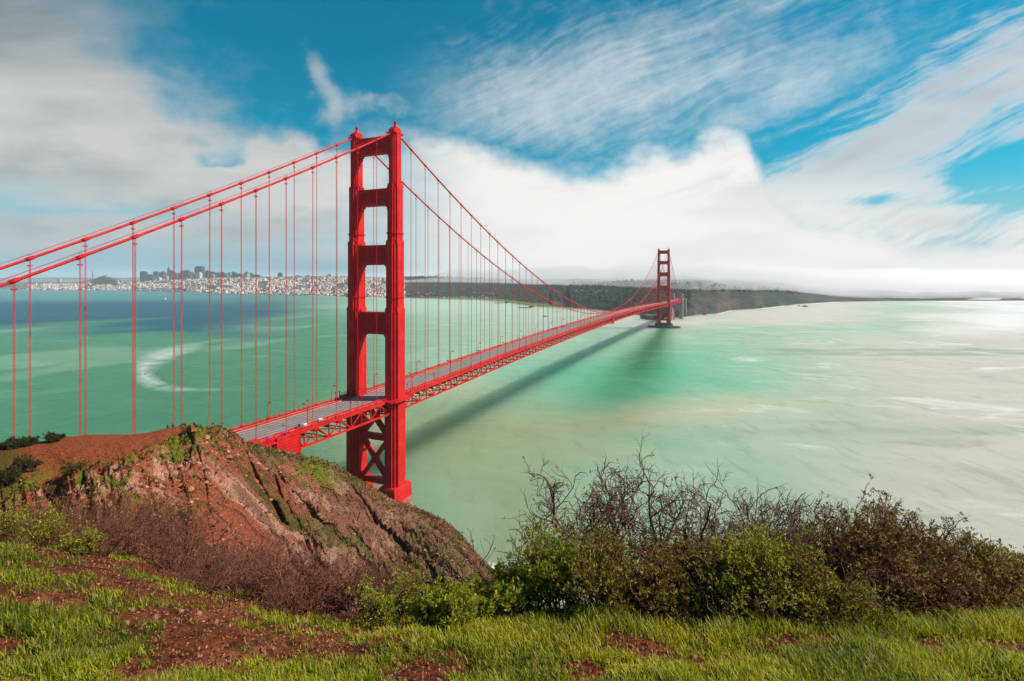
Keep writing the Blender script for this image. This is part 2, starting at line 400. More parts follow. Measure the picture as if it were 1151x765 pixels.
# ------------------------------------------------------------------ water
def water():
    nA, nD = 460, 640
    ang = np.radians(np.linspace(-78, 70, nA)); D = np.exp(np.linspace(math.log(95), math.log(22000), nD))
    T = np.tan(ang)[None, :]; rad = np.cos(ang)[None, :]
    Dd = D[:, None]*np.ones_like(T)
    R = np.where(np.abs(np.degrees(ang))[None, :] < 50, Dd, Dd*np.cos(np.radians(50))/np.maximum(np.cos(ang), 0.2)[None, :]*rad/math.cos(math.radians(50)))
    X = T*R; x, y = camw(X, R); z = np.zeros_like(x)
    u = 575.5+FPX*T*np.ones_like(R); v = HZ+FPX*CZ/R
    # water colour: sediment, plankton, currents, plus painted sheen and a painted tower shadow
    n1 = fbm(x/420, y/900, 5, 11); n2 = fbm(x/160, y/260, 5, 21); n3 = fbm(X/900+n1*.4, R/160, 4, 31)
    teal = np.array([.0005, .042, .064]); green = np.array([.034, .118, .068]); mint = np.array([.185, .265, .19]); em = np.array([.07, .255, .155]); silt_sheen = np.array([.305, .29, .245]); olive = np.array([.155, .195, .100])
    C = np.broadcast_to(green, x.shape+(3,)).copy()
    def lay(col, w):
        w = np.clip(w, 0, 1)[..., None]; C[:] = C*(1-w)+col*w
    lay(mint, sstep(u, 340, 560)*0.9+0.25*sstep(n2, .1, .7))
    lay(teal, sstep(u+n1*60, 440, 220)*sstep(R+n1*220, 1150, 1650)*.97)
    lay(np.array([.04, .15, .14]), sstep(R, 2800, 3800)*sstep(u, 520, 60)*.6); lay(np.array([.22, .31, .25]), sstep(R, 1500, 2600)*sstep(u, 300, 520)*sstep(u, 760, 600)*.7)
    def blob(cu, cv, ru, rv, rot=0):
        c, s = math.cos(rot), math.sin(rot); du = u-cu+n2*14; dv = v-cv+n2*8
        return np.exp(-((du*c+dv*s)/ru)**2-((dv*c-du*s)/rv)**2)
    lay(em, blob(690, 430, 150, 34)*.95+blob(820, 428, 120, 20)*.5+blob(770, 395, 90, 14)*.4+blob(600, 520, 90, 18)*.25+blob(740, 500, 70, 14)*.35)
    lay(silt_sheen*1.0, sstep(u+n1*110+(v-400)*.45+n2*40, 790, 1110)*.93); lay(np.array([.50, .48, .445]), sstep(u+n1*60, 960, 1110)*sstep(v+n2*6, 382, 362)*.9)  # bright sheen at the right painted into the colour, over pale sediment
    lay(np.array([.27, .262, .165]), blob(690, 472, 230, 17, -.08)*.85+blob(520, 440, 60, 12)*.5+blob(640, 510, 120, 20)*.5); lay(silt_sheen, blob(720, 470, 190, 10, -.06)*.3*sstep(n2, -.6, .3)+blob(700, 362, 90, 8)*.5+blob(880, 352, 170, 8)*.55)
    lay(silt_sheen*np.array([.8, .9, .85]), sstep(n3, .22, .75)*.28*sstep(u, 420, 650))
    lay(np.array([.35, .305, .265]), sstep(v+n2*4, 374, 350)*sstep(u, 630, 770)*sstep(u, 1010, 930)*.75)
    lay(olive, blob(500, 500, 140, 60)*.7+blob(560, 480, 90, 26)*.3+blob(580, 600, 60, 60)*.7+blob(430, 480, 60, 30)*.3)
    lay(np.array([.02, .10, .05]), sstep(n3, .35, .8)*.35*sstep(u, 760, 900)*sstep(v, 370, 395))
    # south tower's shadow painted as a dark green streak from its pier
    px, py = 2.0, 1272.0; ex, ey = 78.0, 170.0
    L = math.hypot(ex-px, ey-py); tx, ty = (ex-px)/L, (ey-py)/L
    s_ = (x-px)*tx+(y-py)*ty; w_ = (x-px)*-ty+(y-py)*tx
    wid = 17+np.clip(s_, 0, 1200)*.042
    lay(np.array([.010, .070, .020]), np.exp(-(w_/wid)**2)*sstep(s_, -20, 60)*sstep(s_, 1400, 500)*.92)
    o = mesh_np('water', np.stack([x, y, z], -1).reshape(-1, 3), grid_faces(nD, nA), None, True, {'tint': C.reshape(-1, 3), 'silt_sheen': sstep(u+n1*90, 650, 1000).ravel()})
    m, t, p, out = new_mat('bay_water')
    c = t.pos()
    f = t.noise(t.vmath('MULTIPLY', c, (0.010, 0.03, 0)), 1.0, 6, 0.62)
    f2 = t.noise(t.vmath('MULTIPLY', c, (0.0028, 0.0075, 0)), 1.0, 5, 0.6, 0.6)
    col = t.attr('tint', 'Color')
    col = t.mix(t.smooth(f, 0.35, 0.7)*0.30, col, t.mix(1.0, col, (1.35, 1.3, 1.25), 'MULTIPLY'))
    foam = t.smooth(f2, 0.60, 0.74)*t.smooth(f, 0.4, 0.62)
    cr_ = t.dot(c, (RX, RY, 0)); cf_ = t.dot(c, (DX, DY, 0))
    # ripple light and dark painted into the colour by noise, with sediment streaks
    a1 = t.noise(t.xyz(cr_*.0075+cf_*.002, cf_*.013, 3.0), 1.0, 7, .66, .8); a2 = t.noise(t.xyz(cr_*.075+cf_*.006, cf_*.020, 5.0), 1.0, 5, .65, .5)
    silt_sheen_w = t.attr('silt_sheen')
    col = t.mix(t.smooth(a1, .56, .72)*t.lin(silt_sheen_w, 0, 1, .18, .62), col, t.mix(1.0, col, (.56, .66, .60), 'MULTIPLY'))
    col = t.mix(t.smooth(a2, .52, .70)*t.lin(silt_sheen_w, 0, 1, .32, .62), col, t.mix(1.0, col, (.66, .72, .68), 'MULTIPLY'))
    col = t.mix(t.smooth(a1, .46, .30)*t.lin(silt_sheen_w, 0, 1, .0, .45), col, (.60, .60, .56))
    col = t.mix(foam*t.lin(silt_sheen_w, 0, 1, .10, .35), col, (0.55, 0.58, 0.52))
    t.put(p.inputs['Base Color'], col)
    p.inputs['Roughness'].default_value = 0.30; p.inputs['IOR'].default_value = 1.025; p.inputs['Specular IOR Level'].default_value = 0.5; p.inputs['Subsurface Weight'].default_value = 1.0; p.inputs['Subsurface Radius'].default_value = (1, 1, 1); p.inputs['Subsurface Scale'].default_value = 400.0
    cr = t.dot(c, (RX, RY, 0)); cf = t.dot(c, (DX, DY, 0))
    w1 = t.noise(t.xyz(cr*0.12, cf*0.06, 0), 1.0, 5, 0.62); w2 = t.noise(t.xyz(cr*0.03, cf*0.014, 0), 1.0, 6, 0.62, 0.5); w3 = t.noise(t.xyz(cr*0.006, cf*0.012, 0), 1.0, 5, 0.6, .8)
    t.put(p.inputs['Normal'], t.bump(w1*0.9+w2*3.6+w3*6.0, 0.9, 1.0))
    o.data.materials.append(m)
    tag(o, kind='structure')
water()

# ------------------------------------------------------------------ far shore
SHORE = [(-900, 322.5), (-300, 323.5), (0, 324.5), (40, 325.6), (130, 326), (200, 327), (250, 330), (300, 331), (350, 331.5), (390, 333), (454, 334.5), (496, 336), (537, 337), (566, 339), (585, 342), (598, 344), (621, 345.3), (660, 348),
         (700, 352), (725, 355), (760, 357), (767, 357), (786, 353.7), (806, 352.6), (820, 349), (854, 346.5), (877, 344), (902, 341.3), (940, 339), (1000, 338), (1200, 337.5)]
CREST = [(-900, 319), (-300, 319), (0, 319.5), (40, 320), (90, 319.5), (117, 311.5), (140, 318), (165, 317), (200, 315), (240, 313.5), (290, 313), (340, 312.5), (390, 312), (440, 313), (470, 312), (520, 313), (600, 314), (700, 315), (770, 316.5), (806, 320), (861, 322), (906, 327), (940, 333), (1000, 336.6), (1200, 337)]
def shoreD(u): return FPX*CZ/(np.interp(u, *zip(*SHORE))-HZ)
def far_z(u, D):
    """height of the far land at bearing u and depth D"""
    u = np.asarray(u, float); D = np.asarray(D, float)
    ds = shoreD(u)
    run = np.where(u < 450, 1500, np.where(u < 760, 1500, 900)).astype(float)
    run = smooth_interp(u, [-900, 430, 520, 700, 770, 900, 1000, 1200], [1500, 1500, 1900, 1300, 800, 700, 500, 500])
    dc = ds+run
    zc = CZ+(HZ-np.interp(u, *zip(*CREST)))/FPX*dc
    t = (D-ds)/run
    n = fbm(u/38, D/500, 4, 5)
    flat = np.where(u < 620, 0.22, 0.04)
    prof = sstep(t, flat, 1.0) if False else np.clip((t-flat)/(1-flat), 0, 1.0)
    prof = np.where(u > 640, np.sqrt(np.clip(prof, 0, 1))*.75+prof*.25, prof**1.15)
    z = 2.5*sstep(t, 0.0, 0.03)+prof*np.maximum(zc-2.5, 1)
    z += n*np.minimum(prof, 1)*9*sstep(t, .1, .5)
    z = np.where(t > 1, z+(t-1)*18, z)
    return np.where(t < 0, -4.0, z)
def far_land():
    us = np.concatenate([np.linspace(-900, 0, 120, endpoint=False), np.linspace(0, 1200, 900)])
    ts = np.concatenate([[-.03, -.002], np.linspace(0, .1, 12), np.linspace(.12, 1.3, 70), [1.8, 2.6]])
    ds = shoreD(us); run = smooth_interp(us, [-900, 430, 520, 700, 770, 900, 1000, 1200], [1500, 1500, 1900, 1300, 800, 700, 500, 500])
    D = ds[None, :]+ts[:, None]*run[None, :]; U = np.broadcast_to(us, D.shape)
    z = far_z(U, D); x, y = camw((U-575.5)/FPX*D, D)
    T = np.broadcast_to(ts[:, None], D.shape)
    n = fbm(U/14, D/160, 5, 77)
    city = sstep(U, 470, 420)
    wood = np.array([.020, .029, .021]); brush = np.array([.050, .046, .030]); grass = np.array([.085, .17, .02]); street = np.array([.13, .12, .11]); sand = np.array([.30, .25, .19]); green = np.array([.03, .07, .03]); rock = np.array([.075, .060, .048])
    C = np.broadcast_to(wood, D.shape+(3,)).copy()
    def lay(col, w): w_ = np.clip(w, 0, 1)[..., None]; C[:] = C*(1-w_)+col*w_
    lay(street, city*.85); lay(green, city*sstep(n, .15, .5)*.9)
    lay(brush, sstep(U, 755, 790)*(0.55+.6*n)); lay(rock, sstep(U, 765, 790)*sstep(T, .5, .1)*sstep(n, -.2, .4)*.8)
    lay(grass, sstep(U, 465, 500)*sstep(U, 640, 600)*sstep(T, .02, .05)*sstep(T, .20, .13)*.95)
    lay(np.array([.10, .095, .025]), sstep(U, 775, 785)*sstep(U, 800, 788)*sstep(T, .5, .6)*sstep(T, .95, .8)*.8)
    lay(wood, np.exp(-((U-180)/28)**2)*sstep(T, .02, .06)*sstep(T, .34, .22)); lay(wood, np.exp(-((U-117)/16)**2)*sstep(T, .5, .7))
    lay(sand, sstep(T, .035, .015)*.8*np.where(U < 700, 1, .35))
    o = mesh_np('far_shore', np.stack([x, y, z], -1).reshape(-1, 3), grid_faces(len(ts), len(us)), None, True, {'tint': C.reshape(-1, 3)})
    m, t, p, out = new_mat('far_land'); c = t.pos()
    f = t.noise(c, 0.02, 5, 0.65)
    col = t.mix(t.smooth(f, .35, .65), t.mix(1.0, t.attr('tint', 'Color'), (.7, .72, .7), 'MULTIPLY'), t.mix(1.0, t.attr('tint', 'Color'), (1.3, 1.28, 1.25), 'MULTIPLY'))
    t.put(p.inputs['Base Color'], col); p.inputs['Roughness'].default_value = .95; p.inputs['Specular IOR Level'].default_value = .1
    t.put(p.inputs['Normal'], t.bump(f, .8, 14))
    o.data.materials.append(m); tag(o, kind='structure')
    # blue hills across the bay, behind the long bridge
    us = np.linspace(-900, 480, 200); Dh = 17500.0; rows = []
    for k, (dd, f) in enumerate(((0, -.05), (300, .45), (1100, .85), (2000, 1.0), (3200, .2))):
        h = (200+fbm(us/70, us*0+3, 4, 9)*55)*sstep(us, 520, 380)
        x, y = camw((us-575.5)/FPX*(Dh+dd), Dh+dd); rows.append(np.stack([x, y, h*f], 1))
    o = mesh_np('far_hills', np.concatenate(rows), grid_faces(5, len(us)), simple('far_hill', (.05, .07, .05), .95, .2, .002, .1), True); tag(o, kind='structure')
far_land()

# ------------------------------------------------------------------ air: haze box and fog bank
def volume_mat(name, color, density, aniso=0.0):
    m = bpy.data.materials.new(name); m.use_nodes = True; t = NT(m.node_tree); t.n.clear()
    out = t.node('ShaderNodeOutputMaterial'); p = t.node('ShaderNodeVolumePrincipled')
    p.inputs['Color'].default_value = (*color, 1); p.inputs['Density'].default_value = density; p.inputs['Anisotropy'].default_value = aniso
    t.l.new(p.outputs[0], out.inputs['Volume']); return m
def air():
    b = MB(); b.box(-24000, 24000, -24000, 26000, -12, 400)
    tag(b.build('haze', volume_mat('haze_air', (.86, .93, 1.0), HAZE)), kind='stuff')
    # fog bank lying on the far hills and, further right, on the open sea
    us = np.linspace(440, 1900, 260)
    ds = shoreD(us)
    D0 = shoreD(us)+np.interp(us, [440, 560, 640, 900, 1000, 1900], [.6, .55, .45, .30, .5, .5])*smooth_interp(us, [-900, 430, 520, 700, 770, 900, 1000, 1200], [1500, 1500, 1900, 1300, 800, 700, 500, 500])
    D0b = smooth_interp(us, [440, 520, 620, 700, 780, 900, 1000, 1200, 1900], [4900, 4300, 3300, 2700, 2400, 2700, 2950, 3000, 3000])
    zb = smooth_interp(us, [440, 520, 620, 700, 780, 860, 905, 940, 985, 1100, 1900], [110, 102, 92, 86, 80, 66, 42, 20, 3, 1.0, 1.0])+fbm(us/60, us*0, 4, 3)*5
    zb = np.maximum(zb, .6)
    ends = sstep(us, 440, 520)
    rows = []
    # outline around the bank in (run, height): front lip, underside, back, top
    prof = [(0, .0, 'lip'), (120, .4, 'b'), (320, .8, 'b'), (640, 1.0, 'b'), (2600, 1.0, 'b'), (3200, .3, 't'), (2500, .72, 't'), (1900, 1.0, 't'), (1200, .62, 't'), (600, .3, 't'), (0, .0, 'lip')]
    top = 275+fbm(us/130, us*0+5, 3, 13)*(70-55*sstep(us, 740, 880))-25*sstep(us, 800, 950)
    lip = zb+3+19*sstep(zb, 8, 60)
    for run, f, kind in prof:
        D = D0+run*(.35+.65*ends)
        if kind == 'lip': z = lip
        elif kind == 'b': z = lip+(zb-lip)*f
        else: z = lip+(np.maximum(lip+6, zb+(top-zb)*ends)-lip)*f
        x, y = camw((us-575.5)/FPX*D, D); rows.append(np.stack([x, y, z], 1))
    V = np.concatenate(rows[:-1]); nr, nc = len(rows)-1, len(us)
    F = []
    for r in range(nr):
        r2 = (r+1) % nr
        for c_ in range(nc-1): F.append((r*nc+c_, r*nc+c_+1, r2*nc+c_+1, r2*nc+c_))
    me = bpy.data.meshes.new('fog_bank'); me.from_pydata(V.tolist(), [], F+[tuple(r*nc for r in range(nr)), tuple(r*nc+nc-1 for r in reversed(range(nr)))]); me.update()
    import bmesh; bm = bmesh.new(); bm.from_mesh(me); bmesh.ops.recalc_face_normals(bm, faces=bm.faces); bm.to_mesh(me); bm.free()
    me.materials.append(volume_mat('fog', (.95, .915, .90), FOG, 0.2))
    o = bpy.data.objects.new('fog_bank', me); COL.objects.link(o); tag(o, kind='stuff')
HAZE, FOG = 3.4e-5, 2.2e-3
air()
# ------------------------------------------------------------------ the bridge
LW = 13.72
def zdeck(y):
    if y < 0: return 70.6-0.004*y
    if y <= 1280: return 70.6+8.6*(1-((640-y)/640.0)**2)
    return 70.6-0.012*(y-1280)
def zcable(y):
    if y < 0: s = -y; return 221.5-.545*s+.00026*s*s
    if y <= 1280: return 80.6+(221.5-80.6)*((y-640)/640.0)**2
    s = y-1280; return 221.5-.545*s+.00030*s*s
YN, YS = -205.0, 1628.0
def bridge():
    root = empty('suspension_bridge', (0, 0, 0))
    tag(root, 'long red suspension bridge with two portal towers crossing the green strait', 'bridge')
    red = M['red']
    # --- towers
    tiers = [(0, 68, .90), (68, 119.6, .86), (119.6, 158, .77), (158, 190, .665), (190, 220.5, .54)]
    def leg(side):
        m = MB(); c = LW*side
        for k, (z0, z1, f) in enumerate(tiers):
            zz = z0 if k == 0 else z0-1.2
            zt = z1
            # stepped (fluted) corners: three nested plan rectangles, the widest the shallowest
            a = 5.15*f
            m.box(c-a, c+a, -3.9*f, 3.9*f, zz, zt)
            m.box(c-a*.72, c+a*.72, -5.6*f, 5.6*f, zz, zt+.5)
            m.box(c-a*.46, c+a*.46, -7.0*f, 7.0*f, zz, zt+1.2)
            m.box(c-a*.22, c+a*.22, -7.5*f, 7.5*f, zz, zt-1.0)
            # shoulder blocks on the set-back
            if k < 4:
                f2 = tiers[k+1][2]
                m.frustum(c-a*1.0, c+a*1.0, -4.4*f, 4.4*f, zt, zt+2.2, .93)
        # horizontal platform rings
        for zr in (70.0, 127.5, 163.8, 84.0):
            f = [t for t in tiers if t[0] <= zr < t[1]][0][2]
            if zr in (84.0,): continue
            a = 5.15*f
            for q, (ax, yy) in enumerate(((1, 3.9), (.72, 5.6), (.46, 7.0))): m.box(c-a*ax-.5, c+a*ax+.5, -yy*f-.5, yy*f+.5, zr+.004*q, zr+.5+.004*q)
        # flared foot
        m.frustum(c-5.6, c+5.6, -8.3, 8.3, 13.0, 20.5, .97); m.frustum(c-5.35, c+5.35, -7.9, 7.9, 20.5, 21.5, .93)
        return m
    def strut(z0, z1, f, gap):
        """portal strut with recessed vertical flutes and bracketed lower corners"""
        m = MB(); h = gap
        m.box(-h, h, -2.6*f, 2.6*f, z0, z1)
        for s in (-1, 1):
            y0, y1 = (2.6*f, 3.1*f) if s > 0 else (-3.1*f, -2.6*f)
            m.box(-h, h, y0, y1, z1-1.6, z1); m.box(-h, h, y0, y1, z0, z0+1.8)
            n = 11
            for k in range(n+1):
                x = -h*.78+2*h*.78*k/n; m.box(x-.28, x+.28, y0, y1, z0+1.8, z1-1.6)
            m.box(-h, -h*.84, y0, y1, z0+1.8, z1-1.6); m.box(h*.84, h, y0, y1, z0+1.8, z1-1.6)
        # stepped brackets under and over
        for sx in (-1, 1):
            for k, (w, d) in enumerate(((.6, 5.2), (1.3, 2.6), (2.2, 1.1))):
                x0, x1 = sorted((sx*h, sx*(h-w))); m.box(x0, x1, -2.45*f+.02*k, 2.45*f-.02*k, z0-d, z0+.01*k)
            for k, (w, d) in enumerate(((.7, 1.8), (1.5, .8))):
                x0, x1 = sorted((sx*h, sx*(h-w))); m.box(x0, x1, -2.35*f+.02*k, 2.35*f-.02*k, z1, z1+d)
        return m
    def xbrace(z0, z1, h):
        m = MB()
        for s in (-1, 1): m.bar((-h*s, 0, z0), (h*s, 0, z1), 2.3-.02*s, 2.6, (0, 1, 0))
        m.box(-1.9, 1.9, -1.55, 1.55, (z0+z1)/2-2.0, (z0+z1)/2+2.0)
        return m
    def saddle(side):
        m = MB(); c = LW*side
        m.prism([(-3.7, 220.9), (3.7, 220.9), (3.4, 222.4), (1.9, 224.2), (-1.9, 224.2), (-3.4, 222.4)], 'x', c-1.9, c+1.9)
        m.box(c-3.0, c+3.0, -4.3, 4.3, 220.4, 221.0)
        for yy in (-4.2, 4.2): m.bar((c-2.9, yy, 222), (c+2.9, yy, 222), .12, .12)
        return m
    def beacon(side):
        m = MB(); c = LW*side
        m.lathe((c, 0, 224.0), [(1.35, 0), (1.2, .8), (.75, 1.3), (.75, 2.6), (1.0, 2.75), (1.0, 3.0), (.55, 3.2), (.5, 4.0), (.12, 4.3), (.07, 5.6)], 10)
        return m
    def make_tower():
        t = empty('tower', (0, 0, 0), 0, root)
        for s in (-1, 1):
            leg(s).build('tower_leg', red, t); saddle(s).build('saddle_housing', red, t); beacon(s).build('beacon', M['concrete_dark'] if False else red, t)
        for z0, z1, f, fx in ((210.0, 219.8, .6, .54), (180.2, 189.8, .72, .665), (146.2, 157.5, .82, .77), (106.4, 119.0, .92, .86)):
            strut(z0, z1, f, LW-5.15*fx+.4).build('strut', red, t)
        h = LW-5.15*.9+.3
        for z0, z1 in ((20.5, 23.8), (45.4, 48.8)):
            m = MB(); m.box(-h, h, -1.5, 1.5, z0, z1)
            for yy in (-1.75, 1.5): m.box(-h, h, yy, yy+.25, z0+.3, z0+.7); m.box(-h, h, yy, yy+.25, z1-.7, z1-.3)
            m.build('cross_beam', red, t)
        xbrace(22.5, 46.5, h).build('cross_brace', red, t); xbrace(47.5, 68.5, h).build('cross_brace', red, t)
        return t
    t1 = make_tower()
    # north pier: plain concrete footing on the rock
    m = MB()
    m.lathe((0, 0, 0), [(1.0, -6), (1.0, 10.0), (.985, 10.6), (.985, 13.2)], 28, 24, 12); m.build('pier', M['pier'], t1)
    t2 = copy_tree(t1, root); t2.location = (0, 1280, 0)
    for ch in list(t2.children):
        if ch.name.startswith('pier'): bpy.data.objects.remove(ch)
    m = MB(); m.lathe((0, 0, 0), [(1.0, -3), (1.0, 3.2), (.97, 3.6), (.97, 4.6)], 40, 46, 24)
    o = m.build('fender', M['concrete_dark'], t2)
    m = MB(); m.lathe((0, 0, 0), [(1.0, 4), (1.0, 11.5), (.93, 12.2), (.93, 13.4)], 32, 25, 12.5); m.build('pier', M['concrete_dark'], t2)
    # --- main cables, with bands at every hanger
    ys_h = [-16.4-15.24*k for k in range(13)]
    ys_m = [15.6+15.24*k for k in range(83)]; ys_m = [y for y in ys_m if y < 1270]
    ys_s = [1280+16.4+15.24*k for k in range(20)]
    yc = list(np.arange(-400, 0, 9.0))+list(np.arange(0, 1280.1, 10.0))+list(np.arange(1290, 1632, 10.0))
    for s in (-1, 1):
        m = MB(); m.tube([(LW*s, y, zcable(y)+.6) for y in yc], .46, 10)
        for y in ys_h+ys_m+ys_s:
            z = zcable(y)+.6; e = (zcable(y+.5)-zcable(y-.5)); L = 1.05 if y < 300 else .8
            m.tube([(LW*s, y-L, z-L*e), (LW*s, y+L, z+L*e)], .62 if y < 300 else .58, 10)
        cb = m.build('main_cable', red, root, True)
        # hand ropes above the cable
        h = MB()
        for dx in (-.55, .55): h.tube([(LW*s+dx, y, zcable(y)+2.0) for y in yc if y < 700], .05, 4)
        for y in ys_h+ys_m[:30]:
            for dx in (-.55, .55): h.bar((LW*s+dx, y, zcable(y)+.9), (LW*s+dx, y, zcable(y)+2.0), .07, .07)
        h.build('hand_rope', red, cb)
    # --- hangers: two rope pairs each
    all_h = [(abs(y), s, y) for s in (-1, 1) for y in ys_h+ys_m]
    all_h.sort()
    def add_hanger(m, s, y, far=1.0):
        z0 = zdeck(y)+.2; z1 = zcable(y)+.3
        if z1-z0 < .5: return
        for dy in (-.16, .16):
            for dx in (-.12, .12):
                m.bar((LW*s+dx, y+dy, z0), (LW*s+dx, y+dy, z1), .062*far, .062*far)
        m.box(LW*s-.32, LW*s+.32, y-.6, y+.6, z1-2.2, z1-1.8)
        m.box(LW*s-.3, LW*s+.3, y-.55, y+.55, z0-.4, z0+.5)
    for i, (d, s, y) in enumerate(all_h[:100]):
        m = MB(); add_hanger(m, s, y); m.build('hanger', red, root)
    m = MB()
    for d, s, y in all_h[100:]: add_hanger(m, s, y, 1.35)
    for s in (-1, 1):
        for y in ys_s: add_hanger(m, s, y, 1.5)
    tag(m.build('far_hangers', red, root), kind='stuff')
    # --- deck
    py = list(np.arange(YN, YS+1, 7.62))
    TX = 14.35
    def strip(m, x0, x1, dz0, dz1):
        b = len(m.v)
        for y in py:
            z = zdeck(y); m.v += [(x0, y, z+dz0), (x1, y, z+dz0), (x1, y, z+dz1), (x0, y, z+dz1)]
        for i in range(len(py)-1):
            a = b+4*i
            for k in range(4): m.f.append((a+k, a+(k+1) % 4, a+4+(k+1) % 4, a+4+k))
        m.f += [(b+3, b+2, b+1, b), (b+4*len(py)-4, b+4*len(py)-3, b+4*len(py)-2, b+4*len(py)-1)]
    m = MB(); strip(m, -9.45, 9.45, -.95, -.5); m.build('roadway', M['asphalt'], root)
    for s in (-1, 1):
        m = MB(); a, b = sorted((s*9.452, s*13.1)); strip(m, a, b, -.9, -.28); m.build('sidewalk', M['walk'], root)
        m = MB()     # kerb rail between road and walk
        a, b = sorted((s*9.5, s*9.75)); strip(m, a, b, -.277, .45); m.build('kerb_rail', red, root)
        m = MB()     # outer railing: rails and posts with pickets as a screen of bars
        for dz, w in ((1.15, .16), (.75, .07), (.35, .07), (.0, .12)):
            a, b = sorted((s*13.15, s*(13.15+w))); strip(m, a, b, dz-.1, dz+.06)
        for y in py:
            for q in range(2):
                yy = y+q*3.81; z = zdeck(yy); a, b = sorted((s*13.13, s*13.37)); m.box(a, b, yy-.12, yy+.12, z-.4, z+1.35)
        for y in np.arange(-130, 200, .55):
            z = zdeck(y); a, b = sorted((s*13.2, s*13.25)); m.box(a, b, y-.03, y+.03, z, z+1.1)
        m.build('railing', red, root)
        m = MB()     # edge girder (top chord) and stiffening truss
        a, b = sorted((s*(TX-.35), s*(TX+.45))); strip(m, a, b, -1.5, -.35); strip(m, a, b, -8.3, -7.35)
        a, b = sorted((s*13.4, s*(TX+.55))); strip(m, a, b, -.34, -.16)
        for i in range(len(py)-1):
            y0, y1 = py[i], py[i+1]; z0, z1 = zdeck(y0), zdeck(y1); w = .42
            x = s*TX+s*.05
            m.bar((x, y0, z0-1.4), (x, y0, z0-7.4), .5, .45, (0, 1, 0))
            if i % 2 == 0: m.bar((x, y0, z0-7.6), (x, y1, z1-1.3), .55, .5, (1, 0, 0))
            else: m.bar((x, y0, z0-1.3), (x, y1, z1-7.6), .55, .5, (1, 0, 0))
        m.build('stiffening_truss', red, root)
    m = MB()         # floor beams and bottom laterals
    for i in range(len(py)-1):
        y0, y1 = py[i], py[i+1]; z0, z1 = zdeck(y0), zdeck(y1)
        m.box(-TX+.4, TX-.4, y0-.22, y0+.22, z0-3.3, z0-1.05)
        if i % 2 == 0:
            m.bar((-TX, y0, z0-7.7), (TX, y0, z0-7.7), .4, .4)
            if i+2 < len(py):
                z2 = zdeck(py[i+2]); m.bar((-TX, y0, z0-7.72), (TX, py[i+2], z2-7.72), .35, .35); m.bar((TX, y0, z0-7.76), (-TX, py[i+2], z2-7.76), .35, .35)
        m.bar((-TX, y0, z0-7.5), (0, y0, z0-3.2), .25, .25, (0, 1, 0)); m.bar((TX, y0, z0-7.5), (0, y0, z0-3.2), .25, .25, (0, 1, 0))
    for x in (-7, -3.5, 0, 3.5, 7): strip(m, x-.2, x+.2, -1.9, -.951)
    m.build('floor_beams', M['red'], root)
    # maintenance travellers under/along the west truss
    for y, h0, h1, L in ((556, -9.9, .9, 5.5), (885, -9.6, 1.2, 4.5), (1228, -9.6, 1.6, 5)):
        m = MB(); z = zdeck(y)
        m.box(TX+1.0, TX+1.3, y-L, y+L, z+h0, z+h1)
        for yy in (y-L, y, y+L): m.box(TX+.52, TX+.995, yy-.3, yy+.3, z+h0+.4, z+h1-.3); m.box(TX+1.3, TX+1.6, yy-.25, yy+.25, z+h0, z+h1)
        for zz in np.arange(h0, h1, 1.5): m.box(TX+1.302, TX+1.5, y-L, y+L, z+zz, z+zz+.22)
        m.box(-TX, TX+1.0, y-1.5, y+1.5, z+h0-.5, z+h0)
        m.build('maintenance_traveller', red, root)
    # louvred red screen hung on the north end of the west truss
    m = MB(); z = zdeck(-76)
    m.box(TX+.7, TX+1.0, -84, -71, z-11.2, z+.4); m.box(-2, TX+.695, -71.5, -71.1, z-10.5, z-1.6)
    for k in range(8):
        zz = z-10.6+k*1.4; m.box(TX+1.0, TX+1.22, -83.9, -71.1, zz, zz+.95)
    for yy in (-84, -71.3): m.box(TX+1.0, TX+1.35, yy, yy+.3, z-11.2, z+.4)
    m.build('louvred_screen', red, root)
    m = MB()         # scaffolding rails past the screen
    for y in np.arange(-132, -84, 4.0):
        z = zdeck(y); m.bar((TX+.9, y, z-3.2), (TX+.9, y, z+1.5), .18, .18); m.bar((TX+.9, y, z-3.1), (TX+.9, y+4, z-1.0), .15, .15, (1, 0, 0))
    for dz in (1.4, .5, -.9, -3.0): m.bar((TX+.9, -132, zdeck(-132)+dz), (TX+.9, -84, zdeck(-84)+dz), .16, .16)
    m.box(TX+.5, TX+2.4, -132, -84, zdeck(-100)-1.4, zdeck(-100)-1.1)
    m.box(TX-.6, TX+1.4, -99, -93, zdeck(-96)-.15, zdeck(-96)+2.7); m.box(TX-.6, TX+1.2, -106, -104, zdeck(-105)-.15, zdeck(-105)+1.9)
    m.build('scaffold', red, root)
    # balcony round the tower legs at deck level
    for yt in (0, 1280):
        for s in (-1, 1):
            m = MB(); z = zdeck(yt)
            m.prism([(s*13.4, yt-11), (s*17.2, yt-10), (s*19.9, yt-7.5), (s*20.2, yt), (s*19.9, yt+7.5), (s*17.2, yt+10), (s*13.4, yt+11)], 'z', z-1.1, z-.3)
            pts = [(s*13.4, yt-11), (s*17.2, yt-10), (s*19.9, yt-7.5), (s*20.2, yt), (s*19.9, yt+7.5), (s*17.2, yt+10), (s*13.4, yt+11)]
            for p, q in zip(pts, pts[1:]):
                for dz in (.9, .4): m.bar((*p, z+dz), (*q, z+dz), .14, .14)
                n = 4
                for k in range(n+1): m.bar((p[0]+(q[0]-p[0])*k/n, p[1]+(q[1]-p[1])*k/n, z-.3), (p[0]+(q[0]-p[0])*k/n, p[1]+(q[1]-p[1])*k/n, z+.95), .1, .1)
            m.build('tower_balcony', red, root)
    # south viaduct: steel arch span behind the pylon and the steel towers
    m = MB()
    n = 14
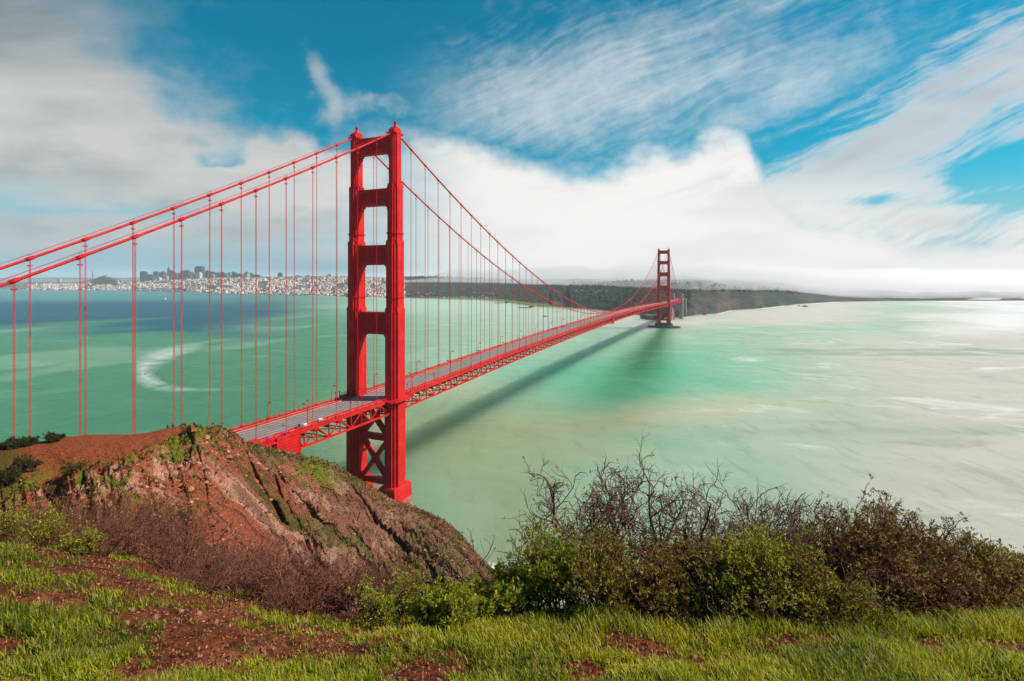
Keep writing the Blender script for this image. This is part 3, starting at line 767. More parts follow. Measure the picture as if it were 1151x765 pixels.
    for s in (-1, 1):
        for k in range(n):
            a0 = k/n; a1 = (k+1)/n; f = lambda a: 8+48*math.sin(math.pi*a)
            m.bar((s*12, 1634+a0*96, f(a0)), (s*12, 1634+a1*96, f(a1)), 1.4, 2.2)
            m.bar((s*12, 1634+a0*96, f(a0)), (s*12, 1634+a0*96, 62), .8, .8, (0, 1, 0))
    m.box(-14, 14, 1628.5, 1760, 63.5, 66.6)
    m.build('arch_span', red, root)
    return root
bridge()

# street lamps: post, curved arm, lantern - both rails
def lamps():
    def make(side):
        r = empty('street_lamp')
        m = MB(); m.lathe((0, 0, 0), [(.34, 0), (.30, .5), (.17, .7), (.13, 5.0), (.10, 8.2)], 8); m.build('post', M['red'], r)
        m = MB(); pts = [(0, 0, 7.9), (-side*.1, 0, 8.9), (-side*.5, 0, 9.5), (-side*1.1, 0, 9.75), (-side*1.7, 0, 9.7)]; m.tube(pts, .12, 6); m.build('arm', M['red'], r)
        m = MB(); x = -side*2.1
        m.prism([(x-.75, 9.55), (x+.75, 9.55), (x+.6, 9.95), (x-.6, 9.95)], 'y', -.45, .45); m.box(x-.5, x+.5, -.3, .3, 9.4, 9.549); m.build('lantern', M['lamp_glass'] if False else M['red'], r)
        return r
    offs = {1: -24.0, -1: 12.0}
    for side in (1, -1):
        base = None; where = 'near western' if side > 0 else 'far eastern'; nn = 0; ns = 0
        ys = [-62.0, -24.0]+[22+45.72*k for k in range(20)] if side > 0 else [-66.0, -24.0]+[12+45.72*k for k in range(20)]
        for y in ys:
            o = make(side) if base is None else copy_tree(base)
            if base is None: base = o
            o.location = (side*10.4, y, zdeck(y)-.28)
            if y < 0:
                lab = f'red lamp post on the {where} walkway, {"nearest the red louvred screen" if y < -40 else "just left of the near tower"}' if side > 0 else f'red lamp post on the {where} walkway, {"standing alone beside the hilltop" if y < -40 else "just left of the near tower"}'
            else:
                nn += 1; lab = f'thin red lamp post on the {where} walkway, {ORD[nn-1]} beyond the near tower'
            tag(o, lab, 'lamp post', 'lamp posts along the bridge deck')
    # short signal posts near the tower
    k = 0
    base = None
    for side, y, txt in ((-1, -20, 'beside the lamp left of the near tower'), (-1, -17, 'closest to the far leg of the near tower'), (-1, -40, 'alone on the far walkway'), (1, -34, 'on the near walkway left of the near tower'), (1, 15, 'just right of the near tower'), (1, 45, 'second to the right of the near tower')):
        if base is None:
            r = empty('signal_post'); m = MB(); m.lathe((0, 0, 0), [(.26, 0), (.2, .4), (.14, .6), (.12, 4.2)], 8); m.build('post', M['red'], r)
            m = MB(); m.box(-.3, .3, -.3, .3, 4.2, 5.0); m.frustum(-.38, .38, -.38, .38, 5.0, 5.2, .4); m.build('signal_head', M['red'], r); base = r; o = r
        else: o = copy_tree(base)
        o.location = (side*11.4, y, zdeck(y)-.28); tag(o, 'short red post with a boxy head '+txt, 'post', 'short posts on the bridge walkways')
lamps()

# small works vehicles and bundles parked by the screen on the west walkway
def works():
    for y, lab in ((-55, 'small white works cart on the bridge walkway, nearer the tower'), (-64.5, 'small white works cart on the bridge walkway, by the teal cabinet')):
        r = empty('works_cart', (11.6, y, zdeck(y)-.28))
        m = MB(); m.prism([(-1.9, .5), (1.9, .5), (1.9, 1.3), (1.1, 1.4), (.7, 2.1), (-1.8, 2.1)], 'x', -.8, .8); m.build('body', M['white'], r)
        m = MB(); m.prism([(.76, 1.42), (1.05, 1.42), (.72, 1.98)], 'x', -.805, .805); m.build('windscreen', M['dark'], r)
        for a in (-1.2, 1.2):
            for b in (-.7, .7):
                m = MB(); m.tube([(b-.1, a, .4), (b+.1, a, .4)], .4, 12); m.build('wheel', M['dark'], r)
        r.scale = (.75, .8, .75)
        tag(r, lab, 'cart', 'works carts on the bridge walkway')
    for y, lab in ((-84, 'blue tarpaulin bundle on the bridge walkway, nearer the red block'), (-76, 'blue tarpaulin bundle on the bridge walkway, above the louvred screen')):
        m = MB(); m.lathe((0, 0, 0), [(1.0, 0), (1.12, .35), (.95, .8), (.5, 1.15), (.1, 1.2)], 9, .9, 2.0)
        tag(m.build('tarpaulin_bundle', M['bluecloth'], None, True, (11.8, y, zdeck(y)-.28)), lab, 'bundle', 'blue bundles on the bridge walkway')
    r = empty('cabinet', (11.7, -67.5, zdeck(-67)-.28))
    m = MB(); m.box(-.7, .7, -.7, .7, 0, 2.2); m.frustum(-.8, .8, -.8, .8, 2.2, 2.5, .6); m.build('cabinet_body', M['teal'], r)
    m = MB(); m.box(.7, .74, -.45, .45, .2, 1.95); m.build('door', M['teal'], r)
    tag(r, 'teal green cabinet standing at the foot of the lamp by the louvred screen', 'cabinet')
works()

# south anchorage: concrete pylons and wall at the end of the suspended span
def south_end():
    r = empty('concrete_pylon', (0, 1634, 0))
    m = MB()
    for s in (-1, 1):
        m.box(s*14-6, s*14+6, -6.5, 6.5, -3, 88); m.box(s*14-4.6, s*14+4.6, -7.2, 7.2, -3, 84.5); m.box(s*14-5.2, s*14+5.2, -5, 5, 88, 90.5)
    m.build('shaft', M['concrete'], r)
    m = MB(); m.box(-7.9, 7.9, -5, 5, 30, 58); m.build('portal_wall', M['concrete'], r)
    tag(r, 'tall pale concrete pylon where the bridge deck meets the far shore', 'pylon')
    r = empty('concrete_pylon', (0, 1762, 0))
    m = MB()
    for s in (-1, 1): m.box(s*14-6, s*14+6, -6.5, 6.5, -1, 66); m.box(s*14-4.6, s*14+4.6, -7.2, 7.2, -1, 62)
    m.build('shaft', M['concrete'], r); m = MB(); m.box(-7.9, 7.9, -5, 5, 25, 56); m.build('portal_wall', M['concrete'], r)
    tag(r, 'shorter concrete pylon right of the tall one, closest to the wooded hill', 'pylon')
    r = empty('abutment_wall', (0, 0, 0))
    m = MB(); m.box(-21, -8.5, 1560, 1627, -3, 55)
    m.box(-20, -9, 1604, 1627.2, 55, 56.5)
    for yy in (1566, 1580, 1612, 1622): m.box(-8.5, -8.0, yy, yy+3, -3, 54)
    m.build('wall', M['concrete'], r)
    m = MB(); m.box(-8.5, -7.6, 1588, 1602, 0, 53); m.build('steel_pier', M['red'], r)
    tag(r, 'grey concrete wall with a red steel stripe below the deck at the far tower', 'wall')
south_end()
# ------------------------------------------------------------------ headland (red rocky knoll) and the near hillside
HC = [(-420, 520, 105), (-150, 512, 108), (-40, 508, 112), (0, 503, 115), (40, 497, 118), (100, 489, 121), (160, 487, 124), (200, 479.5, 128), (225, 480, 132), (245, 485, 140), (270, 494, 152), (290, 501, 165), (320, 506, 183), (345, 513, 194), (365, 517, 200), (385, 527, 208), (400, 536, 214), (420, 548, 221), (445, 563, 228), (460, 567, 231), (480, 575, 233), (500, 585, 234), (520, 602, 235), (540, 626, 236), (560, 648, 236), (582, 680, 236), (650, 760, 236)]
def headland():
    us = np.concatenate([np.linspace(-420, -20, 130, endpoint=False), np.linspace(-20, 640, 780)])
    cu, cv, cd = map(np.array, zip(*HC))
    vc = smooth_interp(us, cu, cv); Dc = smooth_interp(us, cu, cd)
    zc = CZ-(vc-HZ)/FPX*Dc
    # shoulder (near edge of the bare summit) and foot of the face
    vs = np.interp(us, [-420, 0, 60, 140, 180, 215, 260, 640], [560, 552, 545, 520, 500, 487, 0, 0])
    vs = np.maximum(vs, vc+7)
    Ds = Dc*np.interp(us, [-420, 0, 140, 200, 250, 640], [.80, .80, .85, .95, .985, .99])
    zs = CZ-(vs-HZ)/FPX*Ds
    vb = np.full_like(us, 760.0); Db = Ds-np.interp(us, [-420, 0, 200, 320, 450, 640], [24, 26, 34, 44, 46, 40])
    zb = CZ-(vb-HZ)/FPX*Db
    q = np.concatenate([np.linspace(0, 1, 300), np.linspace(1, 2, 90)[1:], np.linspace(2, 3, 70)[1:]])   # 0 foot .. 1 shoulder .. 2 crest .. 3 far side
    Q, U = np.meshgrid(q, us, indexing='ij')
    t1 = np.clip(Q, 0, 1); t2 = np.clip(Q-1, 0, 1); t3 = np.clip(Q-2, 0, 1)
    D = Db+(Ds-Db)*t1+(Dc-Ds)*t2+t3*70
    face = t1**1.12
    z = zb+(zs-zb)*face+(zc-zs)*sstep(t2, 0, 1)-t3*70*(.35+1.0*t3)
    X = (U-575.5)/FPX*D
    x, y = camw(X, D)
    # gullies and ribs run down the face; broken rock at smaller scales
    wgt = sstep(Q, 0, .15)*(1-.85*sstep(Q, .94, 1.15)*sstep(U, 260, 200))*(1-.5*sstep(Q, 1.6, 2.0))
    wgt = wgt*(1-.88*sstep(U, 255, 310)*sstep(Q, .84, 1.0))
    late = sstep(U, 240, 330)
    v0 = HZ+FPX*(CZ-z)/D
    sk = (U-(.30+.62*late)*(v0-560))/44.0+fbm(X/26, D/26, 2, 2)*.22
    al = t1*1.6
    val = np.exp(-(vnoise(sk*1.55, al*.6, 41)/.13)**2)            # narrow incised gullies
    val2 = np.exp(-(vnoise(sk*3.1+5, al*1.3, 45)/.16)**2)
    g1 = vnoise(sk*.9+3, al*.5, 43); g2 = ridged(sk*2.6, al*2.0, 3, 51)
    fis = 1.0-np.abs(vnoise(sk*7.0, al*6.0, 47))
    ss = (D+z)*.8
    n1 = fbm(X/9, ss/9, 5, 61); n2 = fbm(X/2.0, ss/2.0, 5, 71, .62); n3 = np.abs(fbm(X/4.5, ss/4.5, 4, 81, .6))-.33
    amp = 1.0+1.6*late
    cut = val*(1.1+3.0*late)+val2*(.7+1.6*late)
    dz = wgt*(g1*1.6*amp+g2*.45*amp+n1*1.4+n2*1.0-n3*2.2-cut*.7+(fis-.6)*.5*amp)
    dz += n2*.06+fbm(X/14, D/14, 3, 5)*.35*sstep(Q, .9, 1.1)
    crest_keep = 1-.72*np.exp(-((Q-2)/.35)**2)
    dz = dz*crest_keep
    z2 = z+dz
    # push along the view-facing normal too so ledges overhang a little
    D2 = D+wgt*(n2*.5-g2*.3*amp-g1*1.1*amp+cut*1.0)*sstep(Q, .02, .1)*(Q < 1.6)
    X2 = (U-575.5)/FPX*D2; x, y = camw(X2, D2)
    z2 = np.maximum(z2, -9)
    # colour of rock, soil and turf
    red = np.array([.36, .098, .050]); pink = np.array([.60, .30, .20]); dark = np.array([.060, .022, .014]); brown = np.array([.19, .085, .055]); dirt = np.array([.31, .075, .026]); turf = np.array([.15, .17, .012]); moss = np.array([.070, .082, .012]); cliff = np.array([.19, .095, .060])
    C = np.broadcast_to(red, x.shape+(3,)).copy()
    def lay(col, w): w_ = np.clip(w, 0, 1)[..., None]; C[:] = C*(1-w_)+col*w_
    m1 = fbm(X/4.5, ss/4.5, 6, 101, .65); m2 = fbm(X/14, ss/14, 4, 111); m3 = fbm(X/1.6, ss/1.6, 4, 121, .65)
    lay(pink, sstep(m1, .05, .55)*.85); lay(brown, sstep(m2+m1*.4, .1, .6)*.6)
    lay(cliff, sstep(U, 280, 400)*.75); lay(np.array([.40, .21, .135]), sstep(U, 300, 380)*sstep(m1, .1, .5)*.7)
    lay(dark, sstep(m3, .35, .8)*.6)
    lay(moss, sstep(m2+m3*.5, .2, .6)*sstep(m1, .15, -.25)*.55)
    lay(moss, sstep(U, 430, 500)*sstep(m1+g2*.3, -.05, .4)*.75); lay(moss, late*sstep(m2+g1*.6, .1, .5)*.6); lay(moss, sstep(Q, 1.0, 1.5)*sstep(U, 195, 225)*sstep(U, 330, 280)*sstep(m3, -.3, .3)*.8)
    top = sstep(Q, .98, 1.08)
    lay(dirt, top*sstep(U, 262, 215)*.97)
    edge = np.exp(-((Q-1.02-.10*m2)/.24)**2)
    lay(turf, np.maximum(edge, sstep(Q, .80, .9)*sstep(Q, 1.12, 1.0))*sstep(U, -30, 20)*sstep(U, 262, 215)*sstep(m3+m2*.6, -.6, -.1)*.95)
    lay(moss, top*sstep(U, 40, 5)*.8)
    lay(turf, np.exp(-((U-354)/24)**4)*sstep(Q, .86, .95)*sstep(m3, -.7, -.2))
    wet = sstep(z2, 4.5, 1.5); lay(np.array([.03, .022, .016]), wet*.8)
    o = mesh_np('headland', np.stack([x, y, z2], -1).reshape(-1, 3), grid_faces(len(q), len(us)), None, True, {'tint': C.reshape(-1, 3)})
    m, t, p, out = new_mat('red_chert'); c = t.pos()
    f = t.noise(c, 1.3, 6, 0.7); f2 = t.noise(t.vmath('MULTIPLY', c, (1.0, 1.0, 0.35)), 3.5, 5, 0.7); vo = t.voro(c, 0.9)
    tint = t.attr('tint', 'Color')
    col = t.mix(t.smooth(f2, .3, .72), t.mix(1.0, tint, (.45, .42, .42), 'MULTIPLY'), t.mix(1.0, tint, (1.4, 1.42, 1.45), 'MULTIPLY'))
    col = t.mix(t.smooth(f, .62, .8)*.5, col, (.05, .05, .012))
    t.put(p.inputs['Base Color'], col); p.inputs['Roughness'].default_value = .95; p.inputs['Specular IOR Level'].default_value = .08
    t.put(p.inputs['Normal'], t.bump(f*1.2+f2*.6+vo*.35, 1.0, .9))
    o.data.materials.append(m); tag(o, kind='structure')
    return us, q, np.stack([x, y, z2], -1), U, Q
HL = headland()

def gcoef(X): return .029+(.0465-.029)*sstep(X, -5.8, -1.4)
def zg(X, D):
    """height of the near hillside below the eye"""
    X = np.asarray(X, float); D = np.asarray(D, float)
    c = gcoef(X); Dp = np.maximum(D, 0); lim = .9/(2*c)
    q = np.where(Dp < lim, c*Dp**2, c*lim**2+.9*(Dp-lim))
    far = sstep(D, 12, 40)
    n = fbm(X/1.7, D/1.7, 4, 201)*.06+fbm(X/.45, D/.45, 4, 211, .55)*.028+fbm(X/9, D/9, 3, 221)*(.10+1.5*far)
    bank = .32*np.exp(-((X+5.2)/1.8)**2-((D-4.9)/1.2)**2)
    return CZ-(1.66+.10*D+q)+n+bank
def ground():
    a = np.linspace(-1, 1, 561); Xs = 7.0*a+63*a**5
    b = np.linspace(0, 1, 520); Ds = np.concatenate([np.linspace(-14, 1.2, 50, endpoint=False), 1.2+8.5*b+142*b**6])
    X, D = np.meshgrid(Xs, Ds); z = zg(X, D)
    z = np.maximum(z, -6)
    soil = np.array([.14, .034, .014]); soil2 = np.array([.25, .080, .034]); dark = np.array([.040, .014, .008]); turf = np.array([.055, .070, .010])
    C = np.broadcast_to(soil, X.shape+(3,)).copy()
    def lay(col, w): w_ = np.clip(w, 0, 1)[..., None]; C[:] = C*(1-w_)+col*w_
    n = fbm(X/.5, D/.5, 5, 231, .6); n2 = fbm(X/.12, D/.12, 3, 241, .6)
    lay(soil2, sstep(n, .05, .6)*.8); lay(dark, sstep(n2, .15, .6)*.7); lay(turf, sstep(grassd(X, D)+n*.2, .35, .9)*.7)
    lay(np.array([.10, .075, .03]), sstep(D, 10, 20)*.8)
    x, y = camw(X, D)
    o = mesh_np('ground', np.stack([x, y, z], -1).reshape(-1, 3), grid_faces(len(Ds), len(Xs)), None, True, {'tint': C.reshape(-1, 3)})
    m, t, p, out = new_mat('red_soil'); c = t.pos()
    f = t.noise(c, 14, 6, 0.7); f2 = t.noise(c, 60, 4, 0.7); tint = t.attr('tint', 'Color')
    col = t.mix(t.smooth(f, .3, .7), t.mix(1.0, tint, (.5, .48, .48), 'MULTIPLY'), t.mix(1.0, tint, (1.5, 1.5, 1.5), 'MULTIPLY'))
    col = t.mix(t.smooth(f2, .64, .74)*.6, col, (.33, .15, .085))
    t.put(p.inputs['Base Color'], col); p.inputs['Roughness'].default_value = .95; p.inputs['Specular IOR Level'].default_value = .1
    t.put(p.inputs['Normal'], t.bump(f+f2*.5, 1.0, .05))
    o.data.materials.append(m); tag(o, kind='structure')
def grassd(X, D):
    """how thickly grass covers the hillside: thick at the right and far left, thin on the bare red earth at centre left"""
    X = np.asarray(X, float); D = np.asarray(D, float); Dm = np.maximum(D, .8)
    u = 575.5+X/Dm*FPX; n = fbm(X/.55, D/.55, 4, 251, .6); n2 = fbm(X/.16, D/.16, 3, 261)
    d = .55+.42*sstep(u, 380, 620)+.50*np.exp(-((u-10)/75)**2-((D-3.6)/1.6)**2)
    d -= .40*np.exp(-((u-200)/100)**2-((D-3.9)/.55)**2)+.52*np.exp(-((u-430)/120)**2-((D-3.8)/.45)**2)+.25*sstep(D, 4.6, 5.2)*sstep(u, 560, 430)
    d += .26*sstep(D, 3.6, 3.0)
    return d+n*.78+n2*.25
ground()
# ------------------------------------------------------------------ the city across the bay
def facade(name, wall, win, wx, wz):
    m, t, p, out = new_mat(name)
    c = t.pos(); x, y, z = t.sep(c)
    a = t.smooth(t.math('ABSOLUTE', t.math('FRACT', (x+y)*(1/wx))-0.5), .24, .30)
    b = t.smooth(t.math('ABSOLUTE', t.math('FRACT', z*(1/wz))-0.5), .26, .32)
    n = t.noise(c, .02, 3, .6)
    w = t.mix(t.smooth(n, .3, .7), tuple(k*.85 for k in wall), tuple(k*1.12 for k in wall))
    t.put(p.inputs['Base Color'], t.mix(t.math('MAXIMUM', a, b), win, w)); p.inputs['Roughness'].default_value = .6
    return m
FM = {'slate': facade('slate_facade', (.050, .072, .094), (.02, .03, .04), 9, 4), 'navy': facade('dark_glass_facade', (.018, .036, .056), (.012, .02, .03), 8, 4),
      'grey': facade('grey_facade', (.13, .15, .165), (.06, .07, .08), 8, 4), 'white': facade('white_facade', (.56, .55, .52), (.16, .17, .18), 9, 4),
      'tan': facade('tan_facade', (.40, .29, .22), (.12, .10, .09), 8, 4), 'green': facade('pale_green_facade', (.26, .33, .32), (.09, .12, .12), 8, 4)}
FN = {'slate': 'slate grey', 'navy': 'dark blue', 'grey': 'mid grey', 'white': 'white', 'tan': 'tan', 'green': 'pale green'}
def skyline():
    # bearing, top line, width, material, style
    T = [(161.7, 304.6, 5.6, 'navy', 'slab'), (169.5, 308.3, 7, 'slate', 'step'), (175.6, 304.8, 4.4, 'slate', 'slab'), (178.8, 311, 4.2, 'white', 'step'), (183.4, 304.7, 5.4, 'slate', 'crown'),
         (186.2, 308.9, 4.4, 'tan', 'step'), (189.8, 297.7, 3.6, 'grey', 'pyramid'), (193.3, 303.7, 4.2, 'navy', 'slab'), (197.5, 307.4, 4, 'slate', 'step'), (201.2, 306.6, 3.4, 'grey', 'slab'), (205.4, 303.7, 3.8, 'slate', 'crown'),
         (210.6, 303.3, 5.8, 'navy', 'step'), (216.4, 305.6, 4.2, 'tan', 'slab'), (220.0, 306.8, 2.8, 'grey', 'step'), (224.6, 298.8, 7.2, 'navy', 'notch'), (223.6, 305.4, 4.6, 'white', 'step'), (229.2, 305.2, 2.6, 'slate', 'slab'), (233.0, 303.2, 3.0, 'slate', 'crown'),
         (238.8, 305.0, 5.6, 'navy', 'slab'), (245.2, 306.0, 4.8, 'slate', 'step'), (249.8, 305.4, 4.4, 'navy', 'slab'), (254.2, 307.3, 3.2, 'grey', 'step'), (257.6, 306.0, 3.8, 'green', 'slab'), (262.8, 304.9, 5.2, 'slate', 'crown'), (269.0, 307.1, 5.6, 'slate', 'slab'),
         (274.0, 308.4, 3.0, 'grey', 'step'), (277.8, 305.2, 4.6, 'green', 'slab'), (282.7, 306.6, 3.0, 'grey', 'crown'), (288.4, 308.2, 6.8, 'slate', 'slab'), (296.0, 310.0, 3.0, 'white', 'step'), (304.2, 310.8, 4.6, 'grey', 'slab'), (315.0, 306.2, 4.0, 'slate', 'slab'),
         (321.0, 310.6, 3.0, 'tan', 'step'), (327.0, 311.0, 4.0, 'tan', 'slab'), (334.6, 309.0, 4.2, 'grey', 'step'), (346.0, 308.7, 9.0, 'slate', 'dome'), (356.5, 310.3, 4.0, 'tan', 'slab'), (363.0, 310.5, 3.0, 'white', 'step'), (370.6, 307.8, 4.8, 'white', 'slab'), (378.0, 310.2, 4.0, 'tan', 'step'), (386.5, 309.6, 4.6, 'grey', 'slab')]
    fill = random.Random(11)
    for k in range(20):
        T.append((164+k*6.3+fill.uniform(-1.5, 1.5), fill.uniform(305.6, 309.2), fill.uniform(2.6, 4.6), fill.choice(['slate', 'navy', 'grey', 'slate', 'green', 'tan']), fill.choice(['slab', 'step', 'crown', 'slab'])))
    T.sort()
    word = {'slab': 'flat-topped office tower', 'step': 'stepped office block', 'crown': 'office tower with a narrow crown', 'notch': 'broad office tower, the tallest slab on the skyline', 'dome': 'wide domed hilltop building', 'pyramid': 'slender needle-like pyramid skyscraper rising over the skyline'}
    cnt = {}
    for u, vt, w, mk, st in T:
        D = 7300+((u*37) % 11)*45-(350 if mk in ('white', 'tan') else 0)
        x, y = atd(u, D); zt = CZ+(HZ-vt)/FPX*D; wm = w/FPX*D*.54; z0 = float(far_z(u, min(D, float(shoreD(u))+1600)))-15
        r = empty('skyscraper' if st != 'dome' else 'domed_building', (x, y, 0), PSI+((u*13) % 7-3)*.03)
        m = MB(); rf = MB(); h = zt-z0
        if st == 'pyramid':
            m.frustum(-wm, wm, -wm, wm, z0, zt-.12*h, .22); rf.frustum(-wm*.215, wm*.215, -wm*.215, wm*.215, zt-.12*h, zt, .1)
            m.box(-wm*.78, -wm*.5, -6, 6, z0+h*.3, z0+h*.78); m.box(wm*.5, wm*.78, -6, 6, z0+h*.3, z0+h*.78)
        elif st == 'step':
            m.box(-wm, wm, -wm, wm, z0, zt-.18*h); m.box(-wm*.7, wm*.7, -wm*.7, wm*.7, zt-.18*h, zt-6); rf.box(-wm*.35, wm*.35, -wm*.4, wm*.4, zt-6, zt)
        elif st == 'crown':
            m.box(-wm, wm, -wm*.8, wm*.8, z0, zt-18); rf.frustum(-wm*.8, wm*.8, -wm*.6, wm*.6, zt-18, zt, .45)
        elif st == 'notch':
            m.box(-wm, wm, -wm*.8, wm*.8, z0, zt-14); m.box(-wm*1.04, -wm*.4, -wm*.84, wm*.84, z0, zt-32); rf.frustum(-wm*.93, wm*.93, -wm*.7, wm*.7, zt-14, zt, .82)
        elif st == 'dome':
            m.box(-wm, wm, -wm*.6, wm*.6, z0, zt-26); rf.lathe((0, 0, zt-26), [(wm*.55, 0), (wm*.5, 12), (wm*.3, 22), (wm*.05, 26)], 12)
        else:
            m.box(-wm, wm, -wm*.7, wm*.7, z0, zt-5); rf.box(-wm*.55, wm*.5, -wm*.4, wm*.4, zt-5, zt)
        m.build('facade', FM[mk], r); rf.build('roof', FM[mk], r)
        k = (mk, st); cnt[k] = cnt.get(k, 0)+1
        lab = f'{FN[mk]} {word[st]}'
        if st not in ('pyramid', 'notch', 'dome'): lab += f', {ORD[cnt[k]-1]} of its kind from the left'
        tag(r, lab, 'tower block' if st != 'dome' else 'building', 'towers of the city skyline')
    # hill tower, pier sheds
    u, D = 119.6, 7350.; x, y = atd(u, D); z0 = CZ+(HZ-312)/FPX*D-20
    r = empty('hilltop_tower', (x, y, z0)); m = MB(); m.lathe((0, 0, 0), [(15, 0), (15, 12), (10, 13), (9, 58), (10.5, 60), (10.5, 66), (8, 67), (7, 72)], 14); m.build('shaft', M['concrete'], r)
    m = MB(); m.box(-20, 20, -20, 20, -6, 8); m.build('base', M['concrete'], r); tag(r, 'slim pale tower standing on the round wooded hill left of the skyline', 'tower')
    for i, (u, w, v) in enumerate(((155, 7, 326.1), (164.5, 9, 326.4), (176, 10, 326.5), (189, 11, 326.7), (201, 7, 327.2))):
        D = FPX*(CZ-4)/(v-HZ); x, y = atd(u, D); L = w/FPX*D/2
        r = empty('pier_shed', (x, y, 1.0), PSI); m = MB(); m.box(-L, L, -14, 14, 0, 11); m.build('wall', FM['tan'], r)
        m = MB(); m.prism([(-15, 11), (15, 11), (0, 17)], 'x', -L-1, L+1); m.build('roof', M['roof_pink'], r)
        tag(r, f'long pinkish pier shed on the waterfront, {ORD[i]} from the left', 'shed', 'pier sheds on the city waterfront')
M['roof_pink'] = simple('pink_roof', (.42, .22, .17), .8, .15, .01)
skyline()

HOUSE_COLS = [('white', (.62, .60, .56)), ('cream', (.52, .43, .32)), ('salmon', (.50, .30, .24)), ('pale grey', (.34, .35, .35)), ('brown', (.20, .13, .10)), ('peach', (.58, .42, .33))]
def houses():
    rng = np.random.default_rng(4)
    # small individual houses: one body per colour, copied
    protos = []
    for nm, c in HOUSE_COLS:
        mat = facade(nm.replace(' ', '_')+'_house', c, tuple(k*.3 for k in c), 7, 5)
        for kind in (0, 1):
            m = MB(); m.box(-.5, .5, -.5, .5, -.6, .8)
            if kind == 0: m.prism([(-.55, .8), (.55, .8), (0, 1.1)], 'y', -.55, .55)
            else: m.box(-.52, .52, -.52, .52, .8, .88); m.box(-.2, .25, -.3, .3, .88, 1.1)
            o = m.build('house', mat); protos.append((o, nm, kind))
    first = [True]*len(protos); n = 0
    def ok(u, t):
        if abs(u-180) < 30 and .03 < t < .36: return False
        if abs(u-117) < 15 and t > .55: return False
        if fbm(np.array([u/14]), np.array([t*9.]), 4, 77)[0] > .38: return False
        return True
    while n < 262:
        if n < 205: u = rng.uniform(34, 450); t = rng.beta(1.1, 1.5)*.85+.04
        elif n < 240: u = rng.uniform(450, 560); t = rng.uniform(.10, .42)
        else: u = rng.normal(659, 11); t = rng.uniform(.30, .40)
        if not ok(u, t): continue
        ds = float(shoreD(u)); run = float(smooth_interp(np.array([u]), [-900, 430, 520, 700, 770, 900, 1000, 1200], [1500, 1500, 1900, 1300, 800, 700, 500, 500])[0]); D = ds+t*run
        k = int(rng.integers(0, len(protos))) if n < 205 else int(rng.choice([0, 1, 2, 6, 7, 4]))
        src, nm, kind = protos[k]
        o = src if first[k] else src.copy()
        if not first[k]: COL.objects.link(o)
        first[k] = False
        x, y = atd(u, D); z = float(far_z(u, D)); s = D/5500
        o.location = (x, y, z); o.rotation_euler = (0, 0, PSI+rng.choice([0, .2, .35, -.2])+rng.uniform(-.05, .05))
        o.scale = (rng.uniform(14, 27)*s, rng.uniform(13, 22)*s, rng.uniform(9, 17)*s)
        tag(o, f'small {nm} house with a {"pitched" if kind == 0 else "flat"} roof in the hillside rows across the bay', 'house', f'{nm} {"pitched" if kind == 0 else "flat"}-roofed houses across the bay')
        n += 1
    for o, nm, kind in protos: pass
    # the rest of the town reads as one dense mass
    N = 7000; U = rng.uniform(30, 455, N); Tt = rng.beta(1.25, 1.2, N)*1.02+.02
    keep = ~((np.abs(U-180) < 30) & (Tt < .36)) & ~((np.abs(U-117) < 15) & (Tt > .55)) & (fbm(U/14, Tt*9, 4, 77) < .42)
    U, Tt = U[keep], Tt[keep]; N = len(U)
    ds = shoreD(U); D = ds+Tt*smooth_interp(U, [-900, 430, 520, 700, 770, 900, 1000, 1200], [1500, 1500, 1900, 1300, 800, 700, 500, 500]); z = far_z(U, D); x, y = atd_np(U, D)
    sx = rng.uniform(9, 19, N)/2; sy = rng.uniform(8, 16, N)/2; hh = rng.uniform(7, 15, N)*(1+.9*(rng.random(N) > .93)); ang = PSI+rng.choice([0, .25, .4, -.2], N)
    c, s = np.cos(ang), np.sin(ang); V = []; 
    for (i, j, k) in ((-1, -1, 0), (1, -1, 0), (1, 1, 0), (-1, 1, 0), (-1, -1, 1), (1, -1, 1), (1, 1, 1), (-1, 1, 1)):
        V.append(np.stack([x+(i*sx)*c-(j*sy)*s, y+(i*sx)*s+(j*sy)*c, np.where(k, z+hh, z-6)], 1))
    V = np.stack(V, 1); b = np.arange(N)[:, None]*8
    F = np.concatenate([b+np.array(f) for f in ((4, 5, 6, 7), (0, 1, 5, 4), (1, 2, 6, 5), (2, 3, 7, 6), (3, 0, 4, 7))])
    pal = np.array([c_ for _, c_ in HOUSE_COLS]+[(.65, .62, .58), (.6, .5, .42)]); cc = pal[rng.integers(0, len(pal), N)]*np.array([1.06, .98, .92])*rng.uniform(.68, 1.02, (N, 1))
    m, t, p, out = new_mat('town_walls'); pz = t.pos(); a = t.smooth(t.noise(pz, .12, 3, .7), .45, .6)
    t.put(p.inputs['Base Color'], t.mix(a*.32, t.attr('tint', 'Color'), (.10, .10, .10))); p.inputs['Roughness'].default_value = .8
    o = mesh_np('town_houses', V.reshape(-1, 3), F, m, False, {'tint': np.repeat(cc, 8, 0)}); tag(o, kind='stuff')
def atd_np(u, D):
    X = (u-575.5)/FPX*D; return camw(X, D)
houses()

